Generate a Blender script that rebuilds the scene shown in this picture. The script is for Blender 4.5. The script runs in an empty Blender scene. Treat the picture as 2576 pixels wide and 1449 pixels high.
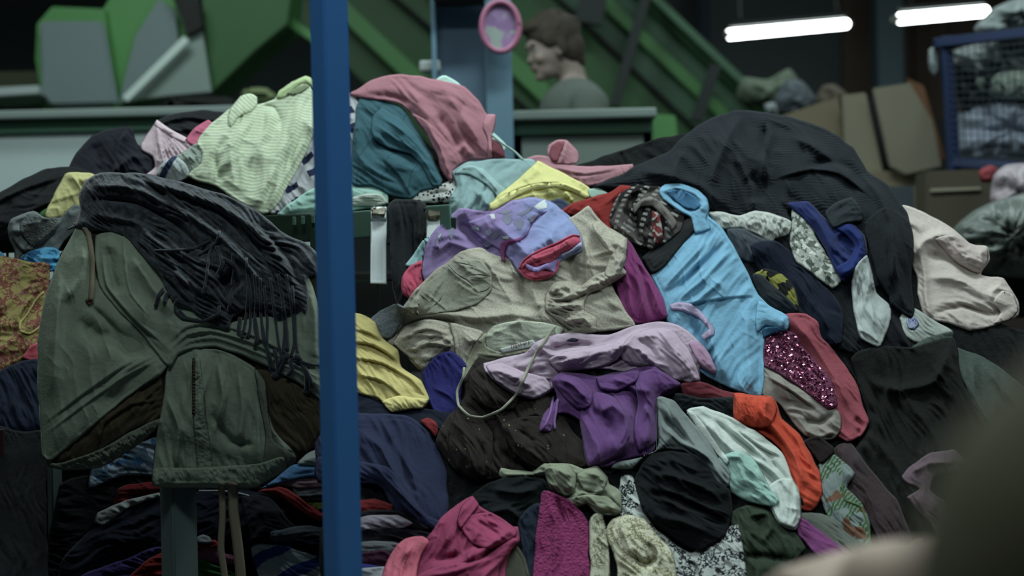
import bpy, bmesh, math, random
import numpy as np
from mathutils import Vector, Matrix
from mathutils.geometry import delaunay_2d_cdt

# ---------------------------------------------------------------- camera, world, lamps, exposure
W, H_PX = 2576, 1449
FPX = W * 50.0 / 36.0
CAMZ = 0.85
ROLL = math.radians(1.3)
CR, SR = math.cos(ROLL), math.sin(ROLL)
sc = bpy.context.scene
COL = sc.collection
cd = bpy.data.cameras.new('camera'); cam = bpy.data.objects.new('camera', cd); COL.objects.link(cam)
cd.lens = 50; cd.sensor_width = 36; cd.clip_start = 0.05; cd.clip_end = 60
cam.matrix_world = Matrix(((CR, SR, 0, 0), (0, 0, -1, 0), (-SR, CR, 0, CAMZ), (0, 0, 0, 1)))
cd.dof.use_dof = True; cd.dof.focus_distance = 2.5; cd.dof.aperture_fstop = 2.6
sc.camera = cam
wd = bpy.data.worlds.new('world'); sc.world = wd; wd.use_nodes = True
wd.node_tree.nodes['Background'].inputs[0].default_value = (0.55, 0.75, 0.80, 1)
wd.node_tree.nodes['Background'].inputs[1].default_value = 0.05
sc.view_settings.view_transform = 'Standard'; sc.view_settings.look = 'None'
sc.view_settings.gamma = 1.0; sc.view_settings.use_curve_mapping = False
sc.view_settings.exposure = -0.62
LAMPC = (0.85, 1.0, 1.0)
def area(loc, sx, sy, power, rot=(0, 0, 0)):
    l = bpy.data.lights.new('lamp_light', 'AREA'); l.shape = 'RECTANGLE'; l.size = sx; l.size_y = sy
    l.energy = power; l.color = LAMPC
    o = bpy.data.objects.new('lamp_light', l); COL.objects.link(o); o.location = loc; o.rotation_euler = rot
    return o
# (x, y, z, length, width, power, turn about z); each hangs in its own fixture, built further down
LAMPS = [(0.7, 3.1, 3.1, 1.5, 0.30, 62, 0.2), (2.2, 2.2, 3.1, 1.5, 0.30, 22, 0.2), (-1.7, 3.2, 3.1, 1.5, 0.30, 24, 0.2),
         (-0.3, 0.8, 3.1, 1.5, 0.30, 30, 0.2), (-1.2, 3.9, 3.3, 1.5, 0.3, 40, 0.2), (1.2, 6.2, 3.3, 1.5, 0.3, 18, 0.2),  # first on this line: unseen front fill, added to brighten jacket and heap front
         (3.4, 5.4, 3.3, 1.5, 0.3, 34, 0.2)]
for (x, y, z, sx, sy, pw, rz) in LAMPS:
    area((x, y, z - 0.075), sx, sy, pw, (0, 0, rz))

# ---------------------------------------------------------------- pixel helpers
def P(px, py, D):
    a = (px - W / 2) / FPX * D; b = -(py - H_PX / 2) / FPX * D
    return Vector((a * CR + b * SR, D, -a * SR + b * CR + CAMZ))
def Pn(x, y, D):
    a = (x - W / 2) / FPX * D; b = -(y - H_PX / 2) / FPX * D
    return np.stack([a * CR + b * SR, D + 0 * a, -a * SR + b * CR + CAMZ], 1)

# ---------------------------------------------------------------- materials
def s2l(c): return c / 12.92 if c <= 0.04045 else ((c + 0.055) / 1.055) ** 2.4
AK = 1.75
def hexc(h, k=None):
    h = h.lstrip('#')
    if k is None:
        l_ = [s2l(int(h[i:i + 2], 16) / 255) for i in (0, 2, 4)]; k = min(AK, 1.12 + 1.7 * (0.3 * l_[0] + 0.55 * l_[1] + 0.15 * l_[2]))
    v = [s2l(int(h[i:i + 2], 16) / 255) * k for i in (0, 2, 4)]
    m = max(v); v = [q * min(1.0, 0.84 / m) for q in v] if m > 0 else v
    g_ = 0.2126 * v[0] + 0.7152 * v[1] + 0.0722 * v[2]; v = [g_ + (q - g_) * 0.80 for q in v]
    return (v[0], v[1], v[2], 1)
class NT:
    def __init__(s, name):
        s.m = bpy.data.materials.new(name); s.m.use_nodes = True; s.t = s.m.node_tree
        s.b = s.t.nodes['Principled BSDF']; s.uv = None
    def n(s, typ, **kw):
        nd = s.t.nodes.new(typ)
        for k, v in kw.items():
            if k.startswith('_'): setattr(nd, k[1:], v)
            else: s.set(nd, k, v)
        return nd
    def set(s, nd, k, v):
        k2 = int(k[1:]) if k[0] == 'i' and k[1:].isdigit() else k.replace('__', ' ')
        if hasattr(v, 'is_output') or isinstance(v, bpy.types.NodeSocket): s.t.links.new(v, nd.inputs[k2])
        else: nd.inputs[k2].default_value = v
    def L(s, a, b): s.t.links.new(a, b)
    def coords(s, kind='UV', scale=(1, 1, 1), rot=0.0, loc=(0, 0, 0)):
        tc = s.n('ShaderNodeTexCoord'); mp = s.n('ShaderNodeMapping'); s.L(tc.outputs[kind], mp.inputs[0])
        mp.inputs['Scale'].default_value = scale; mp.inputs['Rotation'].default_value = (0, 0, rot); mp.inputs['Location'].default_value = loc
        return mp.outputs[0]
    def math(s, op, a, b=None, c=None):
        nd = s.n('ShaderNodeMath', _operation=op)
        s.set(nd, 'i0', a)
        if b is not None: s.set(nd, 'i1', b)
        if c is not None: s.set(nd, 'i2', c)
        return nd.outputs[0]
    def mix(s, f, a, b):
        nd = s.n('ShaderNodeMix', _data_type='RGBA')
        s.set(nd, 'i0', f); s.set(nd, 'i6', a); s.set(nd, 'i7', b)
        return nd.outputs[2]
    def step(s, v, lo, hi):
        nd = s.n('ShaderNodeMapRange'); s.set(nd, 'i0', v); nd.inputs[1].default_value = lo; nd.inputs[2].default_value = hi
        return nd.outputs[0]
    def noise(s, vec, scale, detail=2, rough=0.5):
        nd = s.n('ShaderNodeTexNoise'); s.L(vec, nd.inputs['Vector']); nd.inputs['Scale'].default_value = scale
        nd.inputs['Detail'].default_value = detail; nd.inputs['Roughness'].default_value = rough
        return nd.outputs[0]
    def voro(s, vec, scale, feat='F1', out='Distance', rnd=1.0):
        nd = s.n('ShaderNodeTexVoronoi', _feature=feat); s.L(vec, nd.inputs['Vector']); nd.inputs['Scale'].default_value = scale
        nd.inputs['Randomness'].default_value = rnd
        return nd.outputs[out]
_mats = {}
def fabric(col, pat=None, c2=None, c3=None, rot=0.0, s=1.0, rough=0.92, sheen=0.04, bump=0.15, alpha=1.0, duty=0.5, k=None):
    """woven or knitted cloth; UV is in units of 100 picture pixels on the garment (about 7 cm)"""
    key = (col, pat, c2, c3, rot, s, rough, sheen, bump, alpha, duty)
    if key in _mats: return _mats[key]
    t = NT('fabric_' + (pat or 'plain')); base = hexc(col, k); C = None
    uv = t.coords('UV', rot=rot)
    wear = t.noise(uv, 2.2, 3)
    b2 = hexc(c2, k) if c2 else base; b3 = hexc(c3, k) if c3 else b2
    if pat in ('stripe', 'stripe2'):
        sep = t.n('ShaderNodeSeparateXYZ'); t.L(uv, sep.inputs[0])
        wob = t.math('MULTIPLY', t.math('SUBTRACT', t.noise(uv, 1.3, 1), 0.5), 0.10)
        v = t.math('FRACT', t.math('MULTIPLY', t.math('ADD', sep.outputs[1], wob), s))
        f = t.step(v, duty - 0.03, duty + 0.03); C = t.mix(f, b2, base)
        if pat == 'stripe2':
            v2 = t.math('FRACT', t.math('MULTIPLY', sep.outputs[0], s * 0.6))
            f2 = t.math('GREATER_THAN', v2, 0.5); C = t.mix(f2, C, t.mix(f, base, b3))
    elif pat == 'leopard':
        d = t.voro(uv, 11 * s, 'F1'); nz = t.noise(uv, 30 * s, 1)
        ring = t.math('MULTIPLY', t.math('GREATER_THAN', t.math('ADD', d, t.math('MULTIPLY', nz, 0.3)), 0.28), t.math('LESS_THAN', t.math('ADD', d, t.math('MULTIPLY', nz, 0.35)), 0.55))
        C = t.mix(ring, base, b2)
    elif pat == 'dots':
        d = t.voro(uv, 3.2 * s, 'F1'); c = t.n('ShaderNodeTexVoronoi'); t.L(uv, c.inputs['Vector']); c.inputs['Scale'].default_value = 3.2 * s
        sp = t.n('ShaderNodeSeparateColor'); t.L(c.outputs['Color'], sp.inputs[0])
        C = t.mix(t.math('LESS_THAN', d, duty * 0.4), base, t.mix(t.math('GREATER_THAN', sp.outputs[0], 0.6), b2, b3))
    elif pat == 'floral':
        w = t.noise(uv, 2.0 * s, 2); n2 = t.noise(uv, 7 * s, 3)
        a = t.math('ABSOLUTE', t.math('SUBTRACT', n2, 0.5))
        m = t.math('MULTIPLY', t.math('LESS_THAN', a, 0.035 + 0.03 * duty), t.math('GREATER_THAN', w, 0.47))
        C = t.mix(m, base, b2)
        if c3: C = t.mix(t.math('GREATER_THAN', t.noise(uv, 4.3 * s, 2), 0.64), C, b3)
    elif pat == 'blotch':
        C = t.mix(t.step(t.noise(uv, 2.0 * s, 2), 0.50, 0.54), base, b2)
        C = t.mix(t.step(t.noise(t.coords('UV', loc=(3.3, 7.1, 0)), 2.6 * s, 2), 0.56, 0.60), C, b3)
    elif pat == 'plaid':
        sep = t.n('ShaderNodeSeparateXYZ'); t.L(uv, sep.inputs[0])
        a = t.math('GREATER_THAN', t.math('FRACT', t.math('MULTIPLY', sep.outputs[0], 3 * s)), 0.5)
        b = t.math('GREATER_THAN', t.math('FRACT', t.math('MULTIPLY', sep.outputs[1], 1.3 * s)), 0.55)
        C = t.mix(t.math('MULTIPLY', a, b), t.mix(t.step(t.noise(uv, 1.6, 1), 0.47, 0.5), base, b3), b2)
    elif pat == 'heather':
        C = t.mix(t.step(t.noise(uv, 26 * s, 3, 0.7), 0.42, 0.6), base, b2)
    elif pat == 'leaf':
        sep = t.n('ShaderNodeSeparateXYZ'); t.L(uv, sep.inputs[0])
        n1 = t.noise(uv, 1.7 * s, 1)
        lines = t.math('GREATER_THAN', t.math('FRACT', t.math('MULTIPLY', t.math('ADD', sep.outputs[1], t.math('MULTIPLY', sep.outputs[0], 0.7)), 9)), 0.62)
        C = t.mix(t.step(n1, 0.49, 0.51), base, t.mix(lines, b2, base))
        C = t.mix(t.step(t.noise(t.coords('UV', loc=(5, 2, 0)), 2.1 * s, 1), 0.6, 0.63), C, b3)
    elif pat == 'gradient':
        sep = t.n('ShaderNodeSeparateXYZ'); t.L(uv, sep.inputs[0])
        C = t.mix(t.step(t.math('ADD', sep.outputs[0], t.math('MULTIPLY', t.noise(uv, 1, 1), 0.4)), s - duty, s + duty), base, b2)
    else:
        C = t.mix(t.math('MULTIPLY', t.math('SUBTRACT', wear, 0.3), 0.35), base, (base[0] * .72, base[1] * .72, base[2] * .74, 1))
    t.set(t.b, 'Base__Color', C); t.b.inputs['Roughness'].default_value = rough
    t.b.inputs['Sheen Weight'].default_value = min(sheen, .12); t.b.inputs['Sheen Roughness'].default_value = 0.5
    t.b.inputs['Specular IOR Level'].default_value = 0.10
    sheen = min(sheen, .12)
    if alpha < 1: t.b.inputs['Alpha'].default_value = alpha
    # weave and slub
    bsc = {'lace': 9, 'knit': 22, 'rib': 1}.get(pat, 60)
    if pat == 'lace': hgt = t.voro(uv, 9 * s, 'DISTANCE_TO_EDGE')
    elif pat == 'rib':
        bump *= 0.4
        sep = t.n('ShaderNodeSeparateXYZ'); t.L(uv, sep.inputs[0])
        hgt = t.math('MULTIPLY', t.step(wear, .45, .62), t.math('SINE', t.math('MULTIPLY', t.math('ADD', sep.outputs[1], t.math('MULTIPLY', wear, 0.15)), 6.283 * 12 * s)))
    else: hgt = t.noise(uv, bsc, 3, 0.65)
    big = t.noise(uv, 7, 3, 0.55)
    bp = t.n('ShaderNodeBump'); bp.inputs['Distance'].default_value = 0.004 if pat in ('lace', 'rib') else 0.0012
    bp.inputs['Strength'].default_value = min(1, bump * (4 if pat in ('lace', 'rib') else 2)); t.L(hgt, bp.inputs['Height'])
    bp2 = t.n('ShaderNodeBump'); bp2.inputs['Distance'].default_value = 0.006; bp2.inputs['Strength'].default_value = bump * 1.6
    t.L(big, bp2.inputs['Height']); t.L(bp.outputs[0], bp2.inputs['Normal']); t.L(bp2.outputs[0], t.b.inputs['Normal'])
    _mats[key] = t.m; return t.m
def solid(name, col, rough=0.6, metal=0.0, spec=0.4, noise=0.15, nscale=6, bump=0.0, coat=0.0, k=None, alpha=1.0):
    key = ('s', name, col, rough)
    if key in _mats: return _mats[key]
    t = NT(name); base = hexc(col, k); v = t.coords('Object')
    t.set(t.b, 'Base__Color', t.mix(t.math('MULTIPLY', t.noise(v, nscale, 4), noise * 2), base, tuple(c * 0.5 for c in base[:3]) + (1,)))
    t.b.inputs['Roughness'].default_value = rough; t.b.inputs['Metallic'].default_value = metal
    t.b.inputs['Specular IOR Level'].default_value = spec; t.b.inputs['Coat Weight'].default_value = coat
    if alpha < 1: t.b.inputs['Alpha'].default_value = alpha
    if bump:
        bp = t.n('ShaderNodeBump'); bp.inputs['Strength'].default_value = bump; bp.inputs['Distance'].default_value = 0.01
        t.L(t.noise(v, nscale * 5, 4), bp.inputs['Height']); t.L(bp.outputs[0], t.b.inputs['Normal'])
    _mats[key] = t.m; return t.m
def emit(name, col, strength):
    t = NT(name); t.b.inputs['Base Color'].default_value = (0.8, 0.8, 0.8, 1)
    t.b.inputs['Emission Color'].default_value = col + (1,); t.b.inputs['Emission Strength'].default_value = strength
    return t.m

# ---------------------------------------------------------------- object helpers
def link(name, me, mat=None, parent=None, loc=None, smooth=True):
    """mesh data given in world coordinates; re-based on loc"""
    o = bpy.data.objects.new(name, me); COL.objects.link(o)
    loc = Vector(loc) if loc is not None else Vector((0, 0, 0))
    if loc.length: me.transform(Matrix.Translation(-loc))
    if mat: me.materials.append(mat)
    if smooth: me.shade_smooth()
    if parent:
        o.parent = parent; o.location = loc - world_loc(parent)
    else: o.location = loc
    return o
def world_loc(o):
    v = Vector((0, 0, 0))
    while o: v = v + o.location; o = o.parent
    return v
def tag(o, label=None, cat=None, group=None, kind=None):
    if label: o['label'] = label
    if cat: o['category'] = cat
    if group: o['group'] = group
    if kind: o['kind'] = kind
    return o
def empty(name, loc, label=None, cat=None, group=None):
    o = bpy.data.objects.new(name, None); COL.objects.link(o); o.location = loc; o.empty_display_size = 0.05
    return tag(o, label, cat, group)
def from_bm(name, bm, mat, parent=None, loc=None, smooth=False):
    me = bpy.data.meshes.new(name); bm.to_mesh(me); bm.free()
    return link(name, me, mat, parent, loc, smooth)
def box(bm, c, s, rz=0.0, bev=0.0, rx=0.0, ry=0.0):
    m = Matrix.Translation(Vector(c)) @ Matrix.Rotation(rz, 4, 'Z') @ Matrix.Rotation(ry, 4, 'Y') @ Matrix.Rotation(rx, 4, 'X') @ Matrix.Diagonal((s[0], s[1], s[2], 1))
    r = bmesh.ops.create_cube(bm, size=1.0, matrix=m)
    if bev > 0:
        es = list({e for v in r['verts'] for e in v.link_edges})
        bmesh.ops.bevel(bm, geom=es, offset=bev, segments=2, affect='EDGES', profile=0.6)
def obox(name, c, s, mat, parent=None, rz=0.0, bev=0.003, rx=0.0, ry=0.0):
    bm = bmesh.new(); box(bm, (0, 0, 0), s, rz, bev, rx, ry)
    bmesh.ops.translate(bm, verts=bm.verts, vec=Vector(c))
    return from_bm(name, bm, mat, parent, c)
def bar(bm, a, b, w, h, bev=0.0):
    """box beam from a to b, w across, h deep"""
    a = Vector(a); b = Vector(b); d = b - a; L = d.length; d.normalize()
    up = Vector((0, 1, 0)) if abs(d.y) < 0.9 else Vector((0, 0, 1))
    x = d.cross(up).normalized(); y = x.cross(d).normalized()
    m = Matrix((x, y, d)).transposed().to_4x4(); m.translation = (a + b) / 2
    m = m @ Matrix.Diagonal((w, h, L, 1))
    r = bmesh.ops.create_cube(bm, size=1.0, matrix=m)
    if bev: bmesh.ops.bevel(bm, geom=list({e for v in r['verts'] for e in v.link_edges}), offset=bev, segments=2, affect='EDGES', profile=0.6)
def obar(name, a, b, w, h, mat, parent=None, bev=0.002):
    bm = bmesh.new(); bar(bm, a, b, w, h, bev)
    return from_bm(name, bm, mat, parent, (Vector(a) + Vector(b)) / 2)
def slab(name, pts, D, thick, mat, parent=None, bev=0.004, round_=0, lean=0.0):
    """flat plate whose corners are given in picture pixels at distance D, thick metres deep"""
    if round_: pts = chaikin(np.array(pts, float), round_, True)
    bm = bmesh.new()
    f = [bm.verts.new(P(x, y, D)) for x, y in pts]; fc = bm.faces.new(f)
    r = bmesh.ops.extrude_face_region(bm, geom=[fc]); vs = [v for v in r['geom'] if isinstance(v, bmesh.types.BMVert)]
    bmesh.ops.translate(bm, verts=vs, vec=(0, thick, 0))
    bmesh.ops.recalc_face_normals(bm, faces=bm.faces)
    if bev: bmesh.ops.bevel(bm, geom=[e for e in bm.edges if e.calc_face_angle(0) > 0.5], offset=bev, segments=2, affect='EDGES')
    c = P(sum(p[0] for p in pts) / len(pts), sum(p[1] for p in pts) / len(pts), D)
    return from_bm(name, bm, mat, parent, c)
def chaikin(p, n=2, closed=True):
    for _ in range(n):
        q = np.roll(p, -1, 0) if closed else p[1:]
        a = p if closed else p[:-1]
        r = np.empty((len(a) * 2, 2)); r[0::2] = a * .75 + q * .25; r[1::2] = a * .25 + q * .75
        if not closed: r = np.vstack([p[:1], r, p[-1:]])
        p = r
    return p
def tube_mesh(name, pts, rad, sides=6, flat=1.0, cap=True):
    """pts (N,3) world, rad scalar or per point; flat<1 makes a ribbon"""
    pts = np.asarray(pts, float); n = len(pts); rad = np.broadcast_to(np.asarray(rad, float), (n,))
    t = np.gradient(pts, axis=0); t /= np.linalg.norm(t, axis=1, keepdims=True) + 1e-9
    ref = np.array([0, -1.0, 0]); x = np.cross(t, ref); bad = np.linalg.norm(x, axis=1) < 0.15
    x[bad] = np.cross(t[bad], [1, 0, 0]); x /= np.linalg.norm(x, axis=1, keepdims=True); y = np.cross(x, t)
    a = np.linspace(0, 2 * np.pi, sides, endpoint=False)
    V = pts[:, None] + rad[:, None, None] * (np.cos(a)[None, :, None] * x[:, None] + flat * np.sin(a)[None, :, None] * y[:, None])
    V = V.reshape(-1, 3); F = []
    for i in range(n - 1):
        for j in range(sides):
            k = (j + 1) % sides; F.append((i * sides + j, i * sides + k, (i + 1) * sides + k, (i + 1) * sides + j))
    if cap: F.append(tuple(range(sides))[::-1]); F.append(tuple((n - 1) * sides + j for j in range(sides)))
    me = bpy.data.meshes.new(name); me.from_pydata(V.tolist(), [], F); return me
def crom(p, per=8.0, closed=False):
    """Catmull-Rom through the points, resampled evenly every `per` px"""
    p = np.asarray(p, float); n = len(p); out = []
    m = n if closed else n - 1
    for i in range(m):
        if closed: a, b, c, d = p[(i - 1) % n], p[i], p[(i + 1) % n], p[(i + 2) % n]
        else: a, b, c, d = p[max(i - 1, 0)], p[i], p[i + 1], p[min(i + 2, n - 1)]
        L = np.linalg.norm(c - b); k = max(1, int(L / per))
        for j in range(k):
            u = j / k
            q = 0.5 * (2 * b + (c - a) * u + (2 * a - 5 * b + 4 * c - d) * u * u + (3 * b - a - 3 * c + d) * u ** 3)
            lin = b + (c - b) * u; out.append(q * 0.55 + lin * 0.45)
    if not closed: out.append(p[-1])
    return np.array(out)
def pp(s):
    """'x,y x,y ...' -> array"""
    return np.array([[float(v) for v in q.split(',')] for q in s.split()])

# ---------------------------------------------------------------- noise
_rng = np.random.RandomState(7)
_ang = _rng.rand(4096) * 2 * np.pi; _GX, _GY = np.cos(_ang), np.sin(_ang)
def _hash(ix, iy, seed): return ((ix * 374761393 + iy * 668265263 + seed * 982451653) ^ (ix * 31 + iy * 17)) & 4095
def perlin(x, y, seed=0):
    ix = np.floor(x).astype(np.int64); iy = np.floor(y).astype(np.int64); fx = x - ix; fy = y - iy
    u = fx ** 3 * (fx * (fx * 6 - 15) + 10); v = fy ** 3 * (fy * (fy * 6 - 15) + 10)
    def g(a, b):
        h = _hash(ix + a, iy + b, seed); return _GX[h] * (fx - a) + _GY[h] * (fy - b)
    return ((g(0, 0) * (1 - u) + g(1, 0) * u) * (1 - v) + (g(0, 1) * (1 - u) + g(1, 1) * u) * v) * 1.5
def seg_dist(X, Y, poly, closed=False):
    """distance to a polyline, running parameter 0..1 and signed side (cross product)"""
    A = poly; B = np.roll(poly, -1, 0) if closed else poly[1:]
    if not closed: A = poly[:-1]
    best = np.full(X.shape, 1e18); par = np.zeros(X.shape); side = np.zeros(X.shape)
    L = np.linalg.norm(B - A, axis=1); cum = np.concatenate([[0], np.cumsum(L)]); T = cum[-1] + 1e-9
    for i in range(len(A)):
        d = B[i] - A[i]; l2 = d @ d + 1e-9
        t = np.clip(((X - A[i, 0]) * d[0] + (Y - A[i, 1]) * d[1]) / l2, 0, 1)
        qx = X - (A[i, 0] + t * d[0]); qy = Y - (A[i, 1] + t * d[1]); dd = qx * qx + qy * qy
        m = dd < best
        best = np.where(m, dd, best); par = np.where(m, (cum[i] + t * L[i]) / T, par)
        side = np.where(m, np.sign(d[0] * qy - d[1] * qx), side)
    return np.sqrt(best), par, side
def inside(X, Y, poly):
    c = np.zeros(X.shape, bool); n = len(poly); j = n - 1
    for i in range(n):
        xi, yi = poly[i]; xj, yj = poly[j]
        if yi != yj:
            c ^= ((yi > Y) != (yj > Y)) & (X < (xj - xi) * (Y - yi) / (yj - yi) + xi)
        j = i
    return c
def blur(a, r):
    for ax in (0, 1):
        for _ in range(2):
            p = np.pad(a, [(r + 1, r) if i == ax else (0, 0) for i in (0, 1)], mode='edge'); c = np.cumsum(p, ax)
            n = a.shape[ax]
            a = (np.take(c, range(2 * r + 1, 2 * r + 1 + n), ax) - np.take(c, range(0, n), ax)) / (2 * r + 1)
    return a

# ---------------------------------------------------------------- draping
Q = 3; OX, OY = -200, 60; NX, NY = 1013, 533
MPP = 0.00072
class Heap:
    """the piled surface so far: H metres in front of the base surface Df, on a regular grid"""
    def __init__(s, Df): s.Df = Df; s.H = np.zeros((NY, NX))
    def sample(s, x, y):
        u = np.clip((np.asarray(x, float) - OX) / Q, 0, NX - 1.01); v = np.clip((np.asarray(y, float) - OY) / Q, 0, NY - 1.01)
        i = u.astype(int); j = v.astype(int); fu = u - i; fv = v - j; H = s.H
        return (H[j, i] * (1 - fu) + H[j, i + 1] * fu) * (1 - fv) + (H[j + 1, i] * (1 - fu) + H[j + 1, i + 1] * fu) * fv
    def pts(s, x, y, lift=0.0):
        x = np.asarray(x, float); y = np.asarray(y, float)
        return Pn(x, y, s.Df(x, y) - s.sample(x, y) - lift)
def bil(G, x0, y0, x, y):
    u = np.clip((x - x0) / Q, 0, G.shape[1] - 1.01); v = np.clip((y - y0) / Q, 0, G.shape[0] - 1.01)
    i = u.astype(int); j = v.astype(int); fu = u - i; fv = v - j
    return (G[j, i] * (1 - fu) + G[j, i + 1] * fu) * (1 - fv) + (G[j + 1, i] * (1 - fu) + G[j + 1, i + 1] * fu) * fv
NG = [0]
def cloth(heap, name, outline, mat, label=None, cat=None, bulge=16, edge=8, blen=None, wr=None, hub=None, folds=(),
          parent=None, group=None, drape=5, back=0.0, sharp=False, uvrot=0.0, lift=0.0, seed=None, wr2=True, kind=None, detail=1.0, hem=None, noback=False):
    """one piece of cloth laid over the heap. outline, folds: picture pixels.
    wr=(angle, scale, amplitude[, stretch]) wrinkles running along angle; hub=(x,y): wrinkles radiate from there;
    folds: (amp, width, 'x,y ...'[, 's']) drawn folds; 's' = lapped edge, raised on its left."""
    if hem is None: hem = 1.5 if (label or edge > 5) else 0.0
    NG[0] += 1; seed = NG[0] if seed is None else seed
    p = pp(outline) if isinstance(outline, str) else np.asarray(outline, float)
    poly = crom(p, 7.0, True) if not sharp else np.vstack([crom(np.array([p[i], p[(i + 1) % len(p)]]), 7.0)[:-1] for i in range(len(p))])
    if not sharp:
        t = np.arange(len(poly)); poly = poly + (1.4 if label is None else 2.6) * np.stack([perlin(t / 5.0, t * 0 + .5, seed), perlin(t / 5.0, t * 0 + 9.5, seed)], 1)
    edge = max(1.2, edge * 0.65); bulge = bulge * 0.75
    x0 = int((poly[:, 0].min() - 60 - OX) // Q); x1 = int((poly[:, 0].max() + 60 - OX) // Q) + 1
    y0 = int((poly[:, 1].min() - 60 - OY) // Q); y1 = int((poly[:, 1].max() + 60 - OY) // Q) + 1
    x0, y0 = max(x0, 0), max(y0, 0); x1, y1 = min(x1, NX), min(y1, NY)
    sub = heap.H[y0:y1, x0:x1]
    gx, gy = np.meshgrid(OX + np.arange(x0, x1) * Q, OY + np.arange(y0, y1) * Q); gx = gx.astype(float); gy = gy.astype(float)
    ins = inside(gx, gy, poly)
    base = sub.copy()
    if drape:
        drape = max(1, round(drape * 4 / Q))
        for _ in range(3): base = np.maximum(sub, blur(base, drape))
        base = np.maximum(blur(base, max(1, drape // 3)), sub)
    base = base + (0.0012 if drape > 2 else 0.0003) + lift
    size = math.sqrt(max(1.0, 0.5 * abs(np.dot(poly[:, 0], np.roll(poly[:, 1], 1)) - np.dot(poly[:, 1], np.roll(poly[:, 0], 1)))))
    blen_ = blen or size * 0.28
    FS = [(f[0] * 2.1, f[1], crom(pp(f[2]), 14.0), f[3] if len(f) > 3 else 'r') for f in folds]
    def hfun(X, Y, db):
        e = np.clip(db / edge, 0, 1); h = edge * 0.8 * np.sqrt(np.clip(1 - (1 - e) ** 2, 0, 1))
        h = h + bulge * (1 - np.exp(-db / blen_))
        tap = 1 - np.exp(-(db / (edge * 1.6)) ** 1.5)
        w = np.zeros_like(X)
        if wr:
            ang, scl, amp = wr[0], wr[1] * 1.1, wr[2] * 1.85; st = wr[3] if len(wr) > 3 else 4.0
            wx = 26 * perlin(X / 120, Y / 120, seed + 1); wy = 26 * perlin(X / 120, Y / 120, seed + 2)
            if hub is not None:
                dx = X + wx - hub[0]; dy = Y + wy - hub[1]; r = np.sqrt(dx * dx + dy * dy) + 1
                th = np.arctan2(dy, dx); V = th * (130 / scl) * 1.6; U = r / (scl * st); damp = np.clip(r / 60, 0.1, 1)
            else:
                a = math.radians(ang); U = ((X + wx) * math.cos(a) + (Y + wy) * math.sin(a)) / (scl * st)
                V = (-(X + wx) * math.sin(a) + (Y + wy) * math.cos(a)) / scl; damp = 1.0
            n1 = perlin(U, V, seed + 3); n2 = perlin(U * 1.9 + 4, V * 2.1, seed + 4); n3 = perlin(U * 3.1, V * 4.3, seed + 5)
            rid = 1 - 2.2 * np.sqrt(n1 * n1 + 0.0016)      # rounded valleys, crisp ridges
            rid2 = 2.2 * np.sqrt(n2 * n2 + 0.0012) - 0.6    # rounded ridges, crisp valleys
            msk = np.clip(0.65 + 1.3 * perlin(X / 150 + 9, Y / 150, seed + 6), 0.12, 1.25)
            w = w + damp * amp * msk * (0.62 * rid + 0.30 * rid2 + (0.16 * n3 * detail if wr2 else 0))
            if wr2:      # fine crisp creases, slightly off the main direction, only in patches
                n4 = perlin(U * 2.3 + .6 * V + 7, V * 2.6 - .3 * U, seed + 9)
                m4 = np.clip(2.2 * perlin(X / 95 + 3, Y / 95 + 8, seed + 10) + .35, 0, 1)
                w = w + damp * (1.2 + 0.20 * amp) * m4 * (1 - 3.2 * np.sqrt(n4 * n4 + 0.0009))
        for (amp, wd_, pl, kd) in FS:
            d, t, sd = seg_dist(X, Y, pl)
            tp = np.clip(np.minimum(t, 1 - t) * 5 + 0.12, 0, 1)
            if kd == 'r': w = w + amp * tp * np.exp(-(d / wd_) ** 1.6)
            elif kd == 'c': w = w - amp * tp * np.exp(-np.abs(d) / wd_)     # creased valley
            elif kd == 's':
                sg = np.where(sd < 0, -d, d); rp = np.clip((2.5 - sg) / 7.0, 0, 1); rp = rp * rp * (3 - 2 * rp)
                w = w + amp * tp * rp * np.exp(-d / (wd_ * 2.2)) - 0.25 * amp * tp * (1 - rp) * np.exp(-d / 8.0)
        if wr: h = h + 0.55 * abs(wr[2] * 1.75) * (1 - np.exp(-db / 26.0))
        h = h + w * tap
        if hem: h = h + hem * (np.exp(-(db / 7.0) ** 4) - 0.9 * np.exp(-((db - 10.5) / 2.2) ** 2)) * np.clip(.6 + 1.5 * perlin(X / 90, Y / 90, seed + 8), 0, 1)
        lo = 0.8 + 0.10 * bulge * (1 - np.exp(-db / blen_))
        return np.where(h < lo, lo * np.exp((h - lo) / max(4.0, bulge)), h) * 1.0
    db_g, _, _ = seg_dist(gx[ins], gy[ins], poly, True)
    hg = np.zeros_like(gx); hv = hfun(gx[ins], gy[ins], db_g); hg[ins] = hv * MPP
    front = base + hg
    keep = db_g > 2.0
    ix, iy = gx[ins][keep], gy[ins][keep]
    bx, by = poly[:, 0], poly[:, 1]
    bb = bil(base, OX + x0 * Q, OY + y0 * Q, bx, by)
    fi = front[ins][keep]; n_b = len(poly)
    X = np.concatenate([bx, ix]); Y = np.concatenate([by, iy]); Hh = np.concatenate([bb, fi])
    vec = [Vector((a, -b)) for a, b in zip(X, Y)]
    vv, _, ff, ov, _, _ = delaunay_2d_cdt(vec, [(i, (i + 1) % n_b) for i in range(n_b)], [], 1, 1e-3)
    src = np.array([o[0] if len(o) else 0 for o in ov]); nv = len(vv)
    xs = np.array([v.x for v in vv]); ys = -np.array([v.y for v in vv]); hh = Hh[src]
    hp = np.zeros(len(X)); hp[n_b:] = hv[keep]; hp = hp[src]
    D = heap.Df(xs, ys) - hh
    V3 = Pn(xs, ys, D)
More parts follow.
